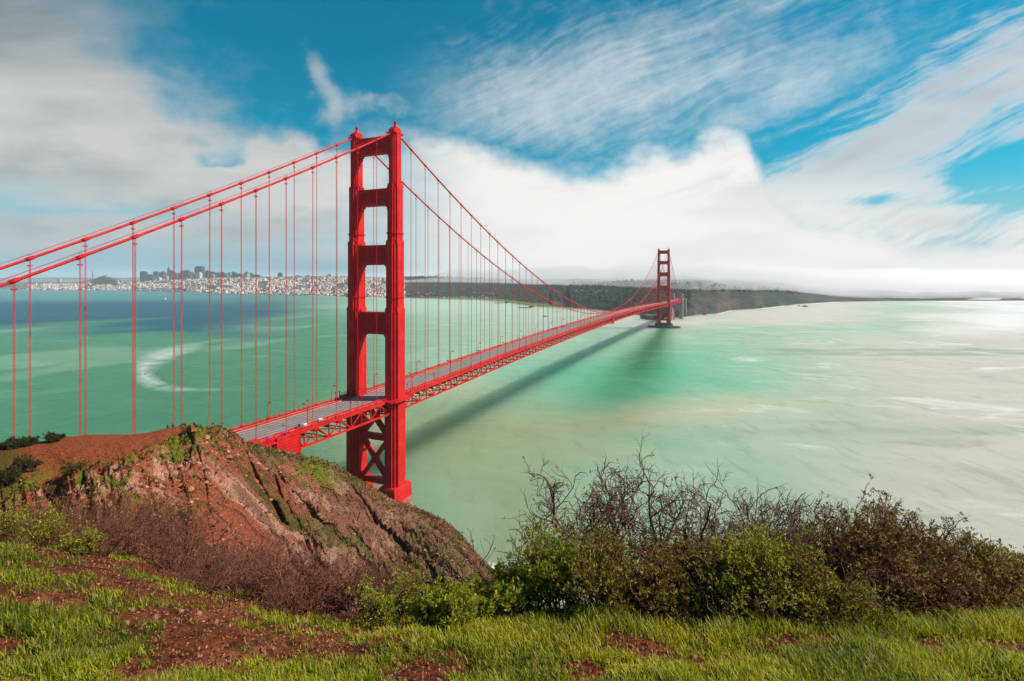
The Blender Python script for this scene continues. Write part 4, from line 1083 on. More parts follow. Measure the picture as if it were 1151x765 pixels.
def far_trees():
    """woods on the far shore: leaf clumps, one mass"""
    rng = np.random.default_rng(8); N = 5200
    U = np.concatenate([rng.uniform(455, 775, 3300), rng.normal(180, 13, 500), rng.normal(117, 8, 300), rng.uniform(35, 450, 900), rng.uniform(770, 900, 200)])
    T = np.concatenate([rng.uniform(.08, 1.1, 3300), rng.uniform(.04, .30, 500), rng.uniform(.6, 1.05, 300), rng.beta(1, 2, 900), rng.uniform(.5, 1, 200)])
    keep = ~((U > 462) & (U < 640) & (T < .20)) & ~((U > 560) & (T > .80)); U, T = U[keep], T[keep]; N = len(U)
    D = shoreD(U)+T*smooth_interp(U, [-900, 430, 520, 700, 770, 900, 1000, 1200], [1500, 1500, 1900, 1300, 800, 700, 500, 500]); z = far_z(U, D); x, y = atd_np(U, D)
    k = 7; r = rng.uniform(4, 9.5, N)
    P = np.stack([x, y, z+r*.7], 1)[:, None, :]+rng.normal(0, 1, (N, k, 3))*(r[:, None, None]*np.array([.55, .55, .5]))
    P = P.reshape(-1, 3); q = len(P); s = np.repeat(r, k)*.75
    d = rng.normal(0, 1, (q, 4, 3)); d /= np.linalg.norm(d, axis=2, keepdims=True); V = P[:, None, :]+d*s[:, None, None]
    b = np.arange(q)[:, None]*4; F = np.concatenate([b+np.array(f) for f in ((0, 1, 2), (0, 2, 3), (0, 3, 1), (1, 3, 2))])
    col = np.array([.022, .036, .018])*rng.uniform(.6, 1.7, (N, 1)); col = np.repeat(np.repeat(col, k, 0), 4, 0)
    m, t, p, out = new_mat('far_foliage'); t.put(p.inputs['Base Color'], t.attr('tint', 'Color')); p.inputs['Roughness'].default_value = .9
    tag(mesh_np('woods', V.reshape(-1, 3), F, m, False, {'tint': col}), kind='stuff')
far_trees()

def shore_things():
    # long low bridge beyond the city at the left
    D0 = 11500.; z = lambda v: CZ+(HZ-v)/FPX*D0
    r = empty('distant_bridge'); tag(r, 'long low grey bridge crossing the bay far behind the city waterfront', 'bridge')
    p0 = atd(-60, D0); p1 = atd(150, D0); zt = z(312.4)
    m = MB(); m.bar((*p0, zt-8), (*p1, zt-8), 22, 13); m.build('deck', M['concrete'], r)
    for u, vt in ((35, 304.5), (68.5, 312.6), (104.3, 304.5)):
        x, y = atd(u, D0); m = MB()
        if vt > 310: m.box(x-50, x+50, y-45, y+45, -3, zt-15); m.box(x-56, x+56, y-50, y+50, zt-15.5, zt-6)
        else:
            for s in (-1, 1): m.frustum(x-9+14*s, x+9+14*s, y-9, y+9, -3, z(vt), .7)
            for f in (.55, .75, .95): zz = z(vt)*f; m.box(x-20, x+20, y-6, y+6, zz-4, zz+4)
        m.build('bridge_pier' if vt > 310 else 'bridge_tower', M['concrete'], r)
    m = MB()
    for a, b in ((35, 68.5), (68.5, 104.3), (104.3, 140), (0, 35)):
        pts = []
        for k in range(13):
            f = k/12; u = a+(b-a)*f; lo, hi = zt+2, z(305)
            za = hi if a in (35, 104.3) else lo; zb_ = hi if b in (35, 104.3) else lo
            zz = lo+(za-lo)*(1-f)**2+(zb_-lo)*f**2; pts.append((*atd(u, D0), zz))
        m.tube(pts, 1.6, 4)
    m.build('bridge_cable', M['concrete'], r)
    # piers on the near beach of the far shore
    for u0, u1, v, lab in ((583, 597, 345.6, 'dark timber pier off the green field of the far shore'), (556, 570, 340.3, 'low grey jetty left of the dark timber pier on the far shore'), (322, 346, 331.6, 'dark low breakwater in front of the pale houses')):
        D = FPX*(CZ-2)/(v-HZ); p0 = atd(u0, D); p1 = atd(u1, D); r = empty('pier'); tag(r, lab, 'pier')
        m = MB(); m.bar((*p0, 3.4), (*p1, 3.4), 14, 1.6); m.build('pier_deck', M['concrete_dark'], r)
        m = MB()
        for k in range(13):
            f = k/12; x = p0[0]+(p1[0]-p0[0])*f; y = p0[1]+(p1[1]-p0[1])*f
            for dy in (-5, 5): m.tube([(x, y+dy, -2), (x, y+dy, 2.6)], .8, 6)
        m.build('piling', M['concrete_dark'], r)
        m = MB(); x, y = p1; m.box(x-9, x+9, y-6, y+6, 4.2, 8.4); m.prism([(x-10, 8.4), (x+10, 8.4), (x, 11)], 'y', y-6.5, y+6.5); m.build('pier_shelter', M['concrete_dark'], r)
    # boats
    def sailboat(u, v, s, lab):
        x, y, _ = at(u, v); r = empty('sailboat', (x, y, 0), 1.1); tag(r, lab, 'sailboat')
        m = MB(); m.prism([(-6*s, .2), (6.5*s, .2), (8*s, 1.7*s), (-6.3*s, 1.5*s)], 'y', -1.8*s, 1.8*s); m.build('hull', M['white'], r)
        m = MB(); m.tube([(.8*s, 0, 1.5*s), (.8*s, 0, 17*s)], .16*s, 6); m.build('mast', M['concrete'], r)
        m = MB(); m.prism([(.6*s, 2.8*s), (.6*s, 16.5*s), (-5.4*s, 2.8*s)], 'y', -.12*s, .12*s); m.build('mainsail', M['white'], r)
        m = MB(); m.prism([(1.1*s, 14*s), (1.1*s, 2.6*s), (7*s, 2.2*s)], 'y', -.1*s, .1*s); m.build('jib', M['white'], r)
    sailboat(186, 336.3, 1.0, 'small white sailboat alone on the teal water below the pyramid skyscraper')
    x, y, _ = at(613, 355.6); r = empty('tugboat', (x, y, 0), .9); tag(r, 'small dark workboat on the pale water beyond the bridge deck', 'boat')
    m = MB(); m.prism([(-10, -.5), (10, -.5), (13, 2.6), (-11, 2.2)], 'y', -3, 3); m.build('hull', M['concrete_dark'], r); m = MB(); m.box(-5, 3, -2, 2, 2.2, 5.6); m.box(-3.4, 1.4, -1.6, 1.6, 5.6, 7.4); m.build('cabin', M['white'], r)
    # fort and rocks by the far tower
    r = empty('brick_fort', (*atd(733, 1790.), 0), PSI+.3)
    m = MB(); m.box(-32, 32, -25, 25, -2, 13.5); m.box(-33, 33, -26, 26, 13.5, 14.6); m.build('fort_wall', simple('old_brick', (.16, .085, .065), .9, .25, .05), r)
    m = MB()
    for k in range(9): m.box(-29+k*7, -25.5+k*7, -26.2, -25.0, 2.5, 6.0)
    m.build('gun_port', M['dark'], r); tag(r, 'dark brick fort at the waterside left of the far bridge tower', 'fort')
    rng = random.Random(3)
    for u, v, w, h, lab in ((846, 346.9, 11, 7, 'dark sea rock off the wooded headland, nearer the bridge'), (854, 346.3, 16, 9, 'broad dark sea rock touching the surf of the headland'), (905, 344.6, 15, 7, 'dark sea rock alone off the end of the headland'), (898, 344.0, 8, 5, 'smallest dark sea rock, beside the one off the headland end'), (792, 353.6, 9, 6, 'small rock in the surf near the concrete pylons')):
        x, y, _ = at(u, v); prof = [(w*1.05, -2), (w, .5), (w*.8, h*.5), (w*.45, h*.85), (w*.1, h)]
        m = MB(); m.lathe((0, 0, 0), prof, 11, 1.0, .6)
        m.v = [(a*(1+rng.uniform(-.22, .22)), b*(1+rng.uniform(-.22, .22)), c+rng.uniform(-.8, .8)) for a, b, c in m.v]
        tag(m.build('sea_rock', M['concrete_dark'], None, False, (x, y, 0)), lab, 'rock', 'rocks off the far headland')
    # surf line along the far headland, thin foam sheets on the water
    def foam(name, rows, kind='stuff', z=.12, strength=1.0, cols=9):
        """rows: list of (x, y, halfwidth vector x, y, alpha)"""
        V = []; A = []
        for x, y, hx, hy, a in rows:
            for k in range(cols):
                f = -1+2*k/(cols-1); V.append((x+hx*f, y+hy*f, z)); A.append(a*(1-abs(f))**.8)
        m, t, p, out = new_mat(name+'_white'); c = t.pos()
        n = t.noise(t.vmath('MULTIPLY', c, (.03, .03, 0)), 1.0, 6, .65)
        p.inputs['Base Color'].default_value = (.80, .82, .79, 1); p.inputs['Roughness'].default_value = .7
        tr = t.node('ShaderNodeBsdfTransparent'); mx = t.node('ShaderNodeMixShader')
        t.put(mx.inputs[0], (t.attr('fac')*t.smooth(n, .22, .62)*strength).min(1.0)); t.l.new(tr.outputs[0], mx.inputs[1]); t.l.new(p.outputs[0], mx.inputs[2]); t.l.new(mx.outputs[0], out.inputs[0])
        tag(mesh_np(name, V, grid_faces(len(rows), cols), m, True, {'fac': np.array(A)}), kind=kind)
    rows = []
    for u in np.arange(704, 945, 2.0):
        vv = np.interp(u, *zip(*SHORE))+.45; x, y, _ = at(u, vv)
        if 730 < u < 764: a = 0.1
        else: a = .75+.25*math.sin(u*.31)+.3*math.sin(u*.11)
        w = 16+22*np.interp(u, [704, 780, 860, 940], [.4, .2, .7, 1.2]); rows.append((x, y, DX*w, DY*w, max(0, min(1, a))))
    foam('surf', rows)
    # curved streak of froth left by a boat, out on the left
    P = [(232, 386, 3, .0), (222, 389, 5, .35), (208, 393, 7, .6), (194, 397, 9, .85), (180, 402, 11, 1), (168, 408, 13, 1), (161, 415, 14, 1), (161, 422, 13, 1), (168, 428, 11, .95), (178, 433, 8, .85), (190, 436, 5, .75), (204, 437.5, 3.4, .6), (225, 438, 2.6, .4), (250, 437.5, 2.2, .2), (280, 437, 2, 0)]
    rows = []
    for i in range(len(P)-1):
        for k in range(6):
            f = k/6; u, v, w, a = [P[i][j]+(P[i+1][j]-P[i][j])*f for j in range(4)]
            tu = P[i+1][0]-P[i][0]; tv = P[i+1][1]-P[i][1]; L = math.hypot(tu, tv)
            x0, y0, _ = at(u-tv/L*w, v+tu/L*w); x1, y1, _ = at(u+tv/L*w, v-tu/L*w)
            rows.append(((x0+x1)/2, (y0+y1)/2, (x1-x0)/2, (y1-y0)/2, a))
    foam('foam_streak', rows, strength=.42)
    # broken water at the foot of the near cliff
    P = [(540, 640, 1, .2), (550, 636, 5, .8), (562, 638, 5, 1), (572, 643, 4, .9), (582, 648, 3, .5), (592, 652, 2, .0)]
    rows = []
    for i in range(len(P)-1):
        for k in range(6):
            f = k/6; u, v, w, a = [P[i][j]+(P[i+1][j]-P[i][j])*f for j in range(4)]
            x0, y0, _ = at(u, v-w); x1, y1, _ = at(u, v+w); rows.append(((x0+x1)/2, (y0+y1)/2, (x1-x0)/2, (y1-y0)/2, a))
    foam('foam_patch', rows, strength=.9)
shore_things()
# ------------------------------------------------------------------ plants on the hillside
def bark(name, a, b):
    m, t, p, out = new_mat(name); c = t.coord('Object'); n = t.noise(c, 22, 5, .65)
    col = t.mix(t.smooth(n, .3, .7), a, b); t.put(p.inputs['Base Color'], col); p.inputs['Roughness'].default_value = .85; p.inputs['Specular IOR Level'].default_value = .15
    t.put(p.inputs['Normal'], t.bump(n, .6, .01)); return m
def leafmat(name, cols, trans=.5):
    m, t, p, out = new_mat(name); f = t.attr('tone')
    col = t.mix(t.smooth(f, .0, .55), cols[0], cols[1]); col = t.mix(t.smooth(f, .5, 1.0), col, cols[2])
    t.put(p.inputs['Base Color'], col); p.inputs['Roughness'].default_value = .6; p.inputs['Specular IOR Level'].default_value = .25
    tl = t.node('ShaderNodeBsdfTranslucent'); t.put(tl.inputs[0], col); mx = t.node('ShaderNodeMixShader'); mx.inputs[0].default_value = trans
    t.l.new(p.outputs[0], mx.inputs[1]); t.l.new(tl.outputs[0], mx.inputs[2]); t.l.new(mx.outputs[0], out.inputs[0]); return m
BK = {'red': bark('red_brown_twigs', (.10, .033, .022), (.27, .105, .07)), 'dark': bark('dark_bark', (.07, .028, .016), (.26, .115, .065)), 'grey': bark('grey_bark', (.075, .034, .022), (.25, .135, .085))}
LF = {'bright': leafmat('bright_green_leaves', ((.10, .12, .010), (.32, .33, .018), (.56, .50, .06))), 'olive': leafmat('olive_leaves', ((.065, .058, .008), (.22, .18, .022), (.50, .42, .05))),
      'brown': leafmat('brown_olive_leaves', ((.065, .040, .012), (.21, .125, .030), (.44, .34, .06))), 'dry': leafmat('dry_leaves', ((.06, .025, .015), (.16, .07, .04), (.26, .15, .07))),
      'dark': leafmat('dark_leaves', ((.03, .030, .008), (.075, .065, .015), (.13, .11, .03)))}
def tubes_np(p0, p1, r0, r1, k=4):
    N = len(p0); d = p1-p0; d /= np.maximum(np.linalg.norm(d, axis=1, keepdims=True), 1e-9)
    h = np.where(np.abs(d[:, 2:3]) > .9, np.array([[1., 0, 0]]), np.array([[0, 0, 1.]]))
    a = np.cross(d, h); a /= np.maximum(np.linalg.norm(a, axis=1, keepdims=True), 1e-9); b = np.cross(d, a)
    th = 2*np.pi*np.arange(k)/k; ring = a[:, None, :]*np.cos(th)[None, :, None]+b[:, None, :]*np.sin(th)[None, :, None]
    V = np.concatenate([p0[:, None, :]+ring*r0[:, None, None], p1[:, None, :]+ring*r1[:, None, None]], 1)
    j = np.arange(k); f = np.stack([j, (j+1) % k, (j+1) % k+k, j+k], 1)
    F = (np.arange(N)[:, None, None]*2*k+f[None]).reshape(-1, 4); return V.reshape(-1, 3), F
def leaves_np(rng, P, Dr, size, n, spread, asp=.42):
    """rosettes of n small pointed leaves at points P heading along Dr"""
    P = np.repeat(P, n, 0); Dr = np.repeat(Dr, n, 0); N = len(P)
    d = Dr+rng.normal(0, spread, (N, 3)); d[:, 2] += .15; d /= np.linalg.norm(d, axis=1, keepdims=True)
    s = np.cross(d, rng.normal(0, 1, (N, 3))); s /= np.maximum(np.linalg.norm(s, axis=1, keepdims=True), 1e-6); nn = np.cross(d, s)
    L = size*rng.uniform(.6, 1.25, (N, 1)); W = L*asp
    base = P+d*L*.1+rng.normal(0, size*.25, (N, 3))
    V = np.stack([base, base+d*L*.5+s*W*.5+nn*L*.06, base+d*L, base+d*L*.5-s*W*.5+nn*L*.06], 1)
    F = np.arange(N)[:, None]*4+np.arange(4)[None]
    tone = np.repeat(np.clip(rng.normal(.45, .27, N), 0, 1), 4); return V.reshape(-1, 3), F, tone
def shrub(name, label, X, D, h, w, seed, stems=7, levels=3, kids=(5, 5, 5), bk='red', lf='olive', leaf=.028, nleaf=6, leafp=.8, r=.014, up=.55, lean=(0, 0, 0), wob=.22, z0=None, spread=.75, cat='shrub', group=None, tip=.6, taper=.62, flat=1.0, rmin=.0016):
    rng = np.random.default_rng(seed); S0, S1, R0, R1 = [], [], [], []; tips = []; lean = np.array(lean, float)
    def grow(p, d, L, rad, lev):
        n = 3 if lev > 0 else 4
        pts = [p]; rs = [rad]; dd = d
        for i in range(n):
            dd = dd/np.linalg.norm(dd)+rng.normal(0, wob, 3)+np.array([0, 0, up*.16])+lean*.10; dd = dd/np.linalg.norm(dd)
            q = p+dd*L/n; r2 = max(rad*(1-(1-(taper if lev < levels else .25))*(i+1)/n), rmin if lev < levels else rmin*.45)
            S0.append(p); S1.append(q); R0.append(rs[-1]); R1.append(r2); pts.append(q); rs.append(r2); p = q
        if lev >= levels: tips.append((p, dd)); return
        tips.append((p, dd)) if lev == levels-1 else None
        grow(p, dd+rng.normal(0, .25, 3), L*.6, rs[-1], lev+1)
        for c in range(kids[lev]):
            f = rng.uniform(.25, 1.0); i = min(int(f*n), n-1); g = f*n-i; b = pts[i]*(1-g)+pts[i+1]*g
            ax = rng.normal(0, 1, 3); ax -= dd*np.dot(ax, dd); ax /= np.linalg.norm(ax)
            nd = dd*rng.uniform(.45, .9)+ax*rng.uniform(.45, 1.0)*spread; nd[2] *= flat; nd[2] += .12; nd /= np.linalg.norm(nd)
            grow(b, nd, L*rng.uniform(.45, .75), rs[i]*rng.uniform(.5, .75), lev+1)
    for k in range(stems):
        a = 2*math.pi*(k+rng.uniform(-.3, .3))/stems; hw = rng.uniform(.35, 1.0)*w/2
        d = np.array([math.cos(a)*hw, math.sin(a)*hw*.75, h*rng.uniform(.65, 1.0)])+lean*h*.4
        Ls = np.linalg.norm(d)*tip*.80; d = d/np.linalg.norm(d)
        grow(np.array([math.cos(a)*w*.06, math.sin(a)*w*.06, -.05]), d, Ls, r*rng.uniform(.8, 1.2), 0)
    S0, S1 = np.array(S0), np.array(S1); R0, R1 = np.array(R0), np.array(R1)
    if z0 is None: z0 = float(zg(X, D))
    x, y = camw(X, D); root = empty(name, (x, y, z0), PSI); tag(root, label, cat, group)
    k = 5 if h*FPX/D > 60 else 3
    V, F = tubes_np(S0, S1, R0, R1, k); mesh_np('branches', V, F, BK[bk], True, None, root)
    if lf and nleaf:
        P = np.array([t_[0] for t_ in tips]); Dr = np.array([t_[1] for t_ in tips]); sel = rng.random(len(P)) < leafp; P, Dr = P[sel], Dr[sel]
        if len(P):
            V, F, tone = leaves_np(rng, P, Dr, leaf, nleaf, .75); hz = V[:, 2]/max(h, .1); 
            mesh_np('foliage', V, F, LF[lf], False, {'tone': tone}, root)
    return root
def sh(u, D): return (u-575.5)/FPX*D
GL = 'dry shrubs along the crest of the near slope'
def hillside_plants():
    # left: row of dry red-brown brush on the crest of the slope
    rowL = [(28, 6.9, 1.05, 1.5, 'dry red-brown brush at the far left end of the brush row'), (85, 7.6, 1.15, 1.6, 'dry red-brown brush below the left turf of the knoll'), (140, 7.2, 1.05, 1.6, 'dry red-brown brush, third clump of the row from the left'),
            (195, 6.9, .95, 1.5, 'dry red-brown brush, fourth clump of the row from the left'), (248, 6.5, .85, 1.4, 'dry red-brown brush, fifth clump of the row from the left'), (300, 6.1, .78, 1.3, 'dry red-brown brush in front of the middle of the rock face'),
            (348, 5.8, .72, 1.2, 'dry red-brown brush, third clump from the right end of the row'), (393, 5.5, .66, 1.05, 'dry red-brown brush, second clump from the right end of the row'), (432, 5.2, .52, .85, 'small dry red-brown brush at the right end of the row')]
    for i, (u, D, h, w, lab) in enumerate(rowL):
        shrub('dry_shrub', lab, sh(u, D), D, h*(.62+.04*i), w*1.1, 100+i, stems=14, levels=3, kids=(5, 4, 4), bk='red', lf='dry', leaf=.018, nleaf=3, leafp=.4, r=.011, up=.5, wob=.3, group=GL, tip=.72)
    for i, (u, D, h, w, lab) in enumerate(((110, 6.3, .6, 1.1, 'low dry brush lying before the row at the left'), (225, 5.7, .5, 1.0, 'low dry brush lying before the fourth clump'), (330, 5.2, .45, .9, 'low dry brush lying before the row near the middle'), (55, 8.6, 1.1, 1.6, 'dry brush behind the left end of the row'), (170, 8.2, 1.05, 1.6, 'dry brush behind the third clump of the row'), (275, 7.4, .95, 1.4, 'dry brush behind the fifth clump of the row'))):
        shrub('dry_shrub', lab, sh(u, D), D, h*.68, w, 140+i, stems=12, levels=3, kids=(5, 4, 3), bk='red', lf='dry', leaf=.018, nleaf=3, leafp=.4, r=.009, up=.4, wob=.3, group=GL, tip=.72)
    # leafy green plants at the left edge and among the brush
    for i, (u, D, h, w, lab) in enumerate(((14, 5.6, .75, .8, 'feathery green plant at the far left edge of the slope'), (48, 6.2, .7, .7, 'feathery green plant right of the one at the left edge'), (90, 6.0, .45, .6, 'small feathery green plant before the dry brush at the left'), (425, 4.6, .34, .5, 'small leafy green shrub at the right end of the dry brush'), (452, 4.9, .42, .45, 'small leafy green shrub between dry brush and cliff foot'))):
        shrub('green_plant', lab, sh(u, D), D, h*(.62 if i < 3 else 1), w*.8, 170+i, stems=9, levels=2, kids=(6, 5), bk='dark', lf='bright', leaf=.026, nleaf=6, leafp=.85, r=.006, up=.8, wob=.18, group='small green plants among the dry brush', cat='plant', tip=.8)
    # centre: bright green leafy shrubs
    for i, (u, D, h, w, lab) in enumerate(((497, 4.5, .27, .55, 'low bright green shrub left of centre at the top of the slope'), (540, 4.7, .22, .5, 'low bright green shrub below the tip of the cliff'), (586, 4.9, .40, .6, 'bright green leafy shrub just right of the cliff tip'), (630, 5.0, .72, .95, 'bright green leafy shrub at the left end of the tall thicket'), (676, 4.7, .62, .8, 'bright green leafy shrub under the left bare shrub'))):
        shrub('green_shrub', lab, sh(u, D), D, h, w, 200+i, stems=12, levels=3, kids=(4, 4, 3), bk='dark', lf='bright' if i < 4 else 'olive', leaf=.034, nleaf=9, leafp=(.9, .9, .8, .62, .5)[i], r=.010, up=.6, wob=.18, group='leafy green shrubs at the top of the slope', tip=.78)
    # bare, twisted shrubs standing out against the water
    shrub('bare_shrub', 'bare twisted shrub at left of the thicket, leaning over the water', sh(690, 5.2), 5.2, 1.75, 2.3, 301, stems=9, levels=4, kids=(4, 4, 4, 3), bk='grey', lf='olive', leaf=.028, nleaf=6, leafp=.12, r=.030, up=.3, lean=(-.18, 0, 0), wob=.42, group='bare twisted shrubs in the thicket', tip=.62, spread=1.0, taper=.5, rmin=.0042)
    shrub('bare_shrub', 'bare twisted shrub with wide antler-like branches in the middle of the thicket', sh(800, 5.3), 5.3, 1.72, 2.7, 305, stems=11, levels=4, kids=(4, 4, 4, 3), bk='grey', lf='olive', leaf=.026, nleaf=5, leafp=.04, r=.031, up=.3, lean=(.22, 0, 0), wob=.42, group='bare twisted shrubs in the thicket', tip=.64, spread=1.0, taper=.5, rmin=.0032)
    shrub('bare_shrub', 'low bare shrub leaning right, between the antler-like branches and the tallest brown shrub', sh(872, 5.2), 5.2, 1.35, 1.7, 309, stems=7, levels=4, kids=(4, 4, 4, 3), bk='grey', lf='olive', leaf=.026, nleaf=5, leafp=.05, r=.026, up=.25, lean=(.25, 0, 0), wob=.42, group='bare twisted shrubs in the thicket', tip=.64, spread=1.0, taper=.5, rmin=.0032)
    # dense brown thicket
    big = [(735, 4.9, 1.02, 1.3, 'brown thicket shrub below the left bare shrub', 'brown', .55), (795, 4.7, .98, 1.3, 'brown thicket shrub with fresh green tips, left of the middle', 'olive', .75), (860, 5.1, 1.02, 1.3, 'brown thicket shrub in the middle, under the antler-like branches', 'brown', .6), (925, 5.3, 1.22, 1.5, 'tallest brown shrub, right of the antler-like branches', 'brown', .65), (985, 5.2, 1.18, 1.5, 'brown shrub just right of the tallest brown shrub', 'brown', .6),
           (1045, 5.3, 1.08, 1.5, 'brown olive shrub above the grass at right', 'brown', .6), (1105, 5.6, .98, 1.5, 'olive shrub near the right edge', 'olive', .65), (1158, 5.8, .88, 1.4, 'olive shrub cut by the right edge', 'olive', .7)]
    for i, (u, D, h, w, lab, lf, lp) in enumerate(big):
        shrub('thicket_shrub', lab, sh(u, D), D, h*(.86, .80, .84, 1.16, 1.16, 1.14, 1.1, 1.1)[i], w*1.05, 401+i, stems=11, levels=4, kids=(4, 4, 4, 3), bk='dark' if i % 2 else 'red', lf=lf, leaf=.034, nleaf=8, leafp=lp*.40, r=.017, up=.4, wob=.32, group='brown shrubs of the thicket', tip=.56, spread=.95, rmin=.0022)
    root = [o for o in bpy.data.objects if o.name.startswith('thicket_shrub') and 'just right of the tallest' in o.get('label', '')][0]
    m = MB(); m.tube([(-.02, -.35, -.06), (.08, -.36, .05), (.22, -.33, .13), (.34, -.27, .24), (.36, -.2, .36), (.45, -.12, .48), (.58, -.05, .60)], [.06, .052, .047, .040, .030, .018, .006], 9)
    m.tube([(.34, -.27, .24), (.52, -.3, .30), (.72, -.26, .45), (.85, -.2, .62)], [.034, .024, .014, .004], 7); m.build('trunk', BK['dark'], root, True)
    for i, (u, D, h, w, lab) in enumerate(((832, 4.6, .66, .6, 'fresh green shrub in front of the antler-like branches'), (905, 4.6, .62, .8, 'dull green shrub low in the thicket'), (950, 4.5, .30, .6, 'low olive shrub at the edge of the grass below the tallest brown shrub'))):
        shrub('green_shrub', lab, sh(u, D), D, h*1.12, w, 450+i, stems=10, levels=3, kids=(4, 4, 4), bk='dark', lf='bright' if i == 0 else 'olive', leaf=.028, nleaf=7, leafp=.85, r=.008, up=.7, wob=.2, group='leafy green shrubs in the thicket', tip=.75)
    # dark bushes on the knoll
    us, q, P, U, Q = HL
    def hl(u, Qv):
        i = int(np.argmin(np.abs(q-Qv))); j = int(np.argmin(np.abs(us-u))); return P[i, j]
    for i, (u, Qv, h, w, lab) in enumerate(((12, 1.95, 1.1, 4.5, 'dark bush at the far left edge of the bare summit'), (32, 1.95, 1.2, 4, 'dark bush on the summit edge behind the first hangers'), (62, 1.97, .7, 4, 'low dark bush on the summit edge by the red path'), (26, 1.3, 2.0, 5, 'dark bush left of the turf on the knoll'), (8, 1.15, 2.0, 5, 'dark bush below the left edge of the summit'), (50, 1.02, 1.8, 4.6, 'brown bush at the upper lip of the rock face, left'), (84, 1.01, 1.2, 3.4, 'small brown bush at the upper lip of the rock face'))):
        p = hl(u, Qv); X, D = wcam(p[0], p[1])
        shrub('knoll_bush', lab, X, D, h, w, 500+i, stems=14, levels=2, kids=(6, 6), bk='dark', lf='dark' if i < 5 else 'brown', leaf=.34, nleaf=9, leafp=.95, r=.05, up=.5, wob=.2, z0=float(p[2])-.2, group='bushes on the knoll', cat='bush', tip=.8)
    # two people sitting on the summit, looking out
    def person(u, lab, seed):
        p = hl(u, 1.98); r = empty('person', (p[0], p[1], p[2]-.02), PSI+.5); tag(r, lab, 'person', 'people sitting on the knoll')
        verts = [(0, 0, .14), (0, -.02, .36), (0, .06, .58), (0, .10, .70), (0, .15, .80), (0, .17, .93),
                 (.11, .02, .12), (.17, .40, .42), (.16, .62, .06), (.16, .74, .05), (-.11, .02, .12), (-.17, .40, .42), (-.16, .62, .06), (-.16, .74, .05),
                 (.20, .07, .60), (.27, .22, .40), (.12, .42, .40), (-.20, .07, .60), (-.27, .22, .40), (-.12, .42, .40)]
        edges = [(0, 1), (1, 2), (2, 3), (3, 4), (4, 5), (0, 6), (6, 7), (7, 8), (8, 9), (0, 10), (10, 11), (11, 12), (12, 13), (2, 14), (14, 15), (15, 16), (2, 17), (17, 18), (18, 19)]
        rad = [.17, .15, .17, .07, .095, .10, .10, .075, .05, .04, .10, .075, .05, .04, .075, .055, .04, .075, .055, .04]
        me = bpy.data.meshes.new('body'); me.from_pydata(verts, edges, []); o = bpy.data.objects.new('body', me); COL.objects.link(o); o.parent = r
        md = o.modifiers.new('skin', 'SKIN'); sv = me.skin_vertices[0].data
        for k, rr in enumerate(rad): sv[k].radius = (rr, rr)
        sv[0].use_root = True; o.modifiers.new('sub', 'SUBSURF').levels = 1; o.modifiers['sub'].render_levels = 1; me.materials.append(M['dark'])
        m = MB(); m.lathe((0, .15, .86), [(.105, -.06), (.125, .03), (.105, .11), (.05, .155), (.01, .16)], 10); m.build('hair', M['dark'], r, True)
    person(188.4, 'person in dark clothes sitting on the knoll, left of the two', 1); person(194.0, 'person in dark clothes sitting on the knoll, right of the two', 2)
    # low scrub tufts over the rock face
    rng = np.random.default_rng(77); nv = P.shape[0]*P.shape[1]; Pf = P.reshape(-1, 3); Uf = U.ravel(); Qf = Q.ravel()
    prob = ((Qf > .05) & (Qf < 1.0)).astype(float)*(.5+.5*(fbm(Uf/22, Qf*9, 3, 5) > .15))+((Qf >= .96) & (Qf < 2.02) & (Uf > 205)).astype(float)*1.4
    prob *= (Uf > -200)*(Uf < 570)*(Pf[:, 2] > 3); prob += ((Qf > .95) & (Qf < 1.12) & (Uf > 20)).astype(float)*1.2; prob /= prob.sum()
    idx = rng.choice(nv, 6500, p=prob); C0 = Pf[idx]; up = np.zeros_like(C0); up[:, 2] = 1
    V, F, tone = leaves_np(rng, C0+rng.normal(0, .2, C0.shape), up, .42, 12, .7, .5)
    sc_ = np.repeat(rng.uniform(.45, 1.5, len(idx)), 12*4)[:, None]; cen = np.repeat(C0, 48, 0); V = cen+(V-cen)*sc_
    tone = np.clip(tone+np.repeat(rng.normal(0, .25, len(idx)), 48), 0, 1)
    half = rng.random(len(idx)) < .5; sel = np.repeat(half, 12)
    tag(mesh_np('ground_cover', V, F, LF['brown'], False, {'tone': tone}), kind='stuff')
hillside_plants()

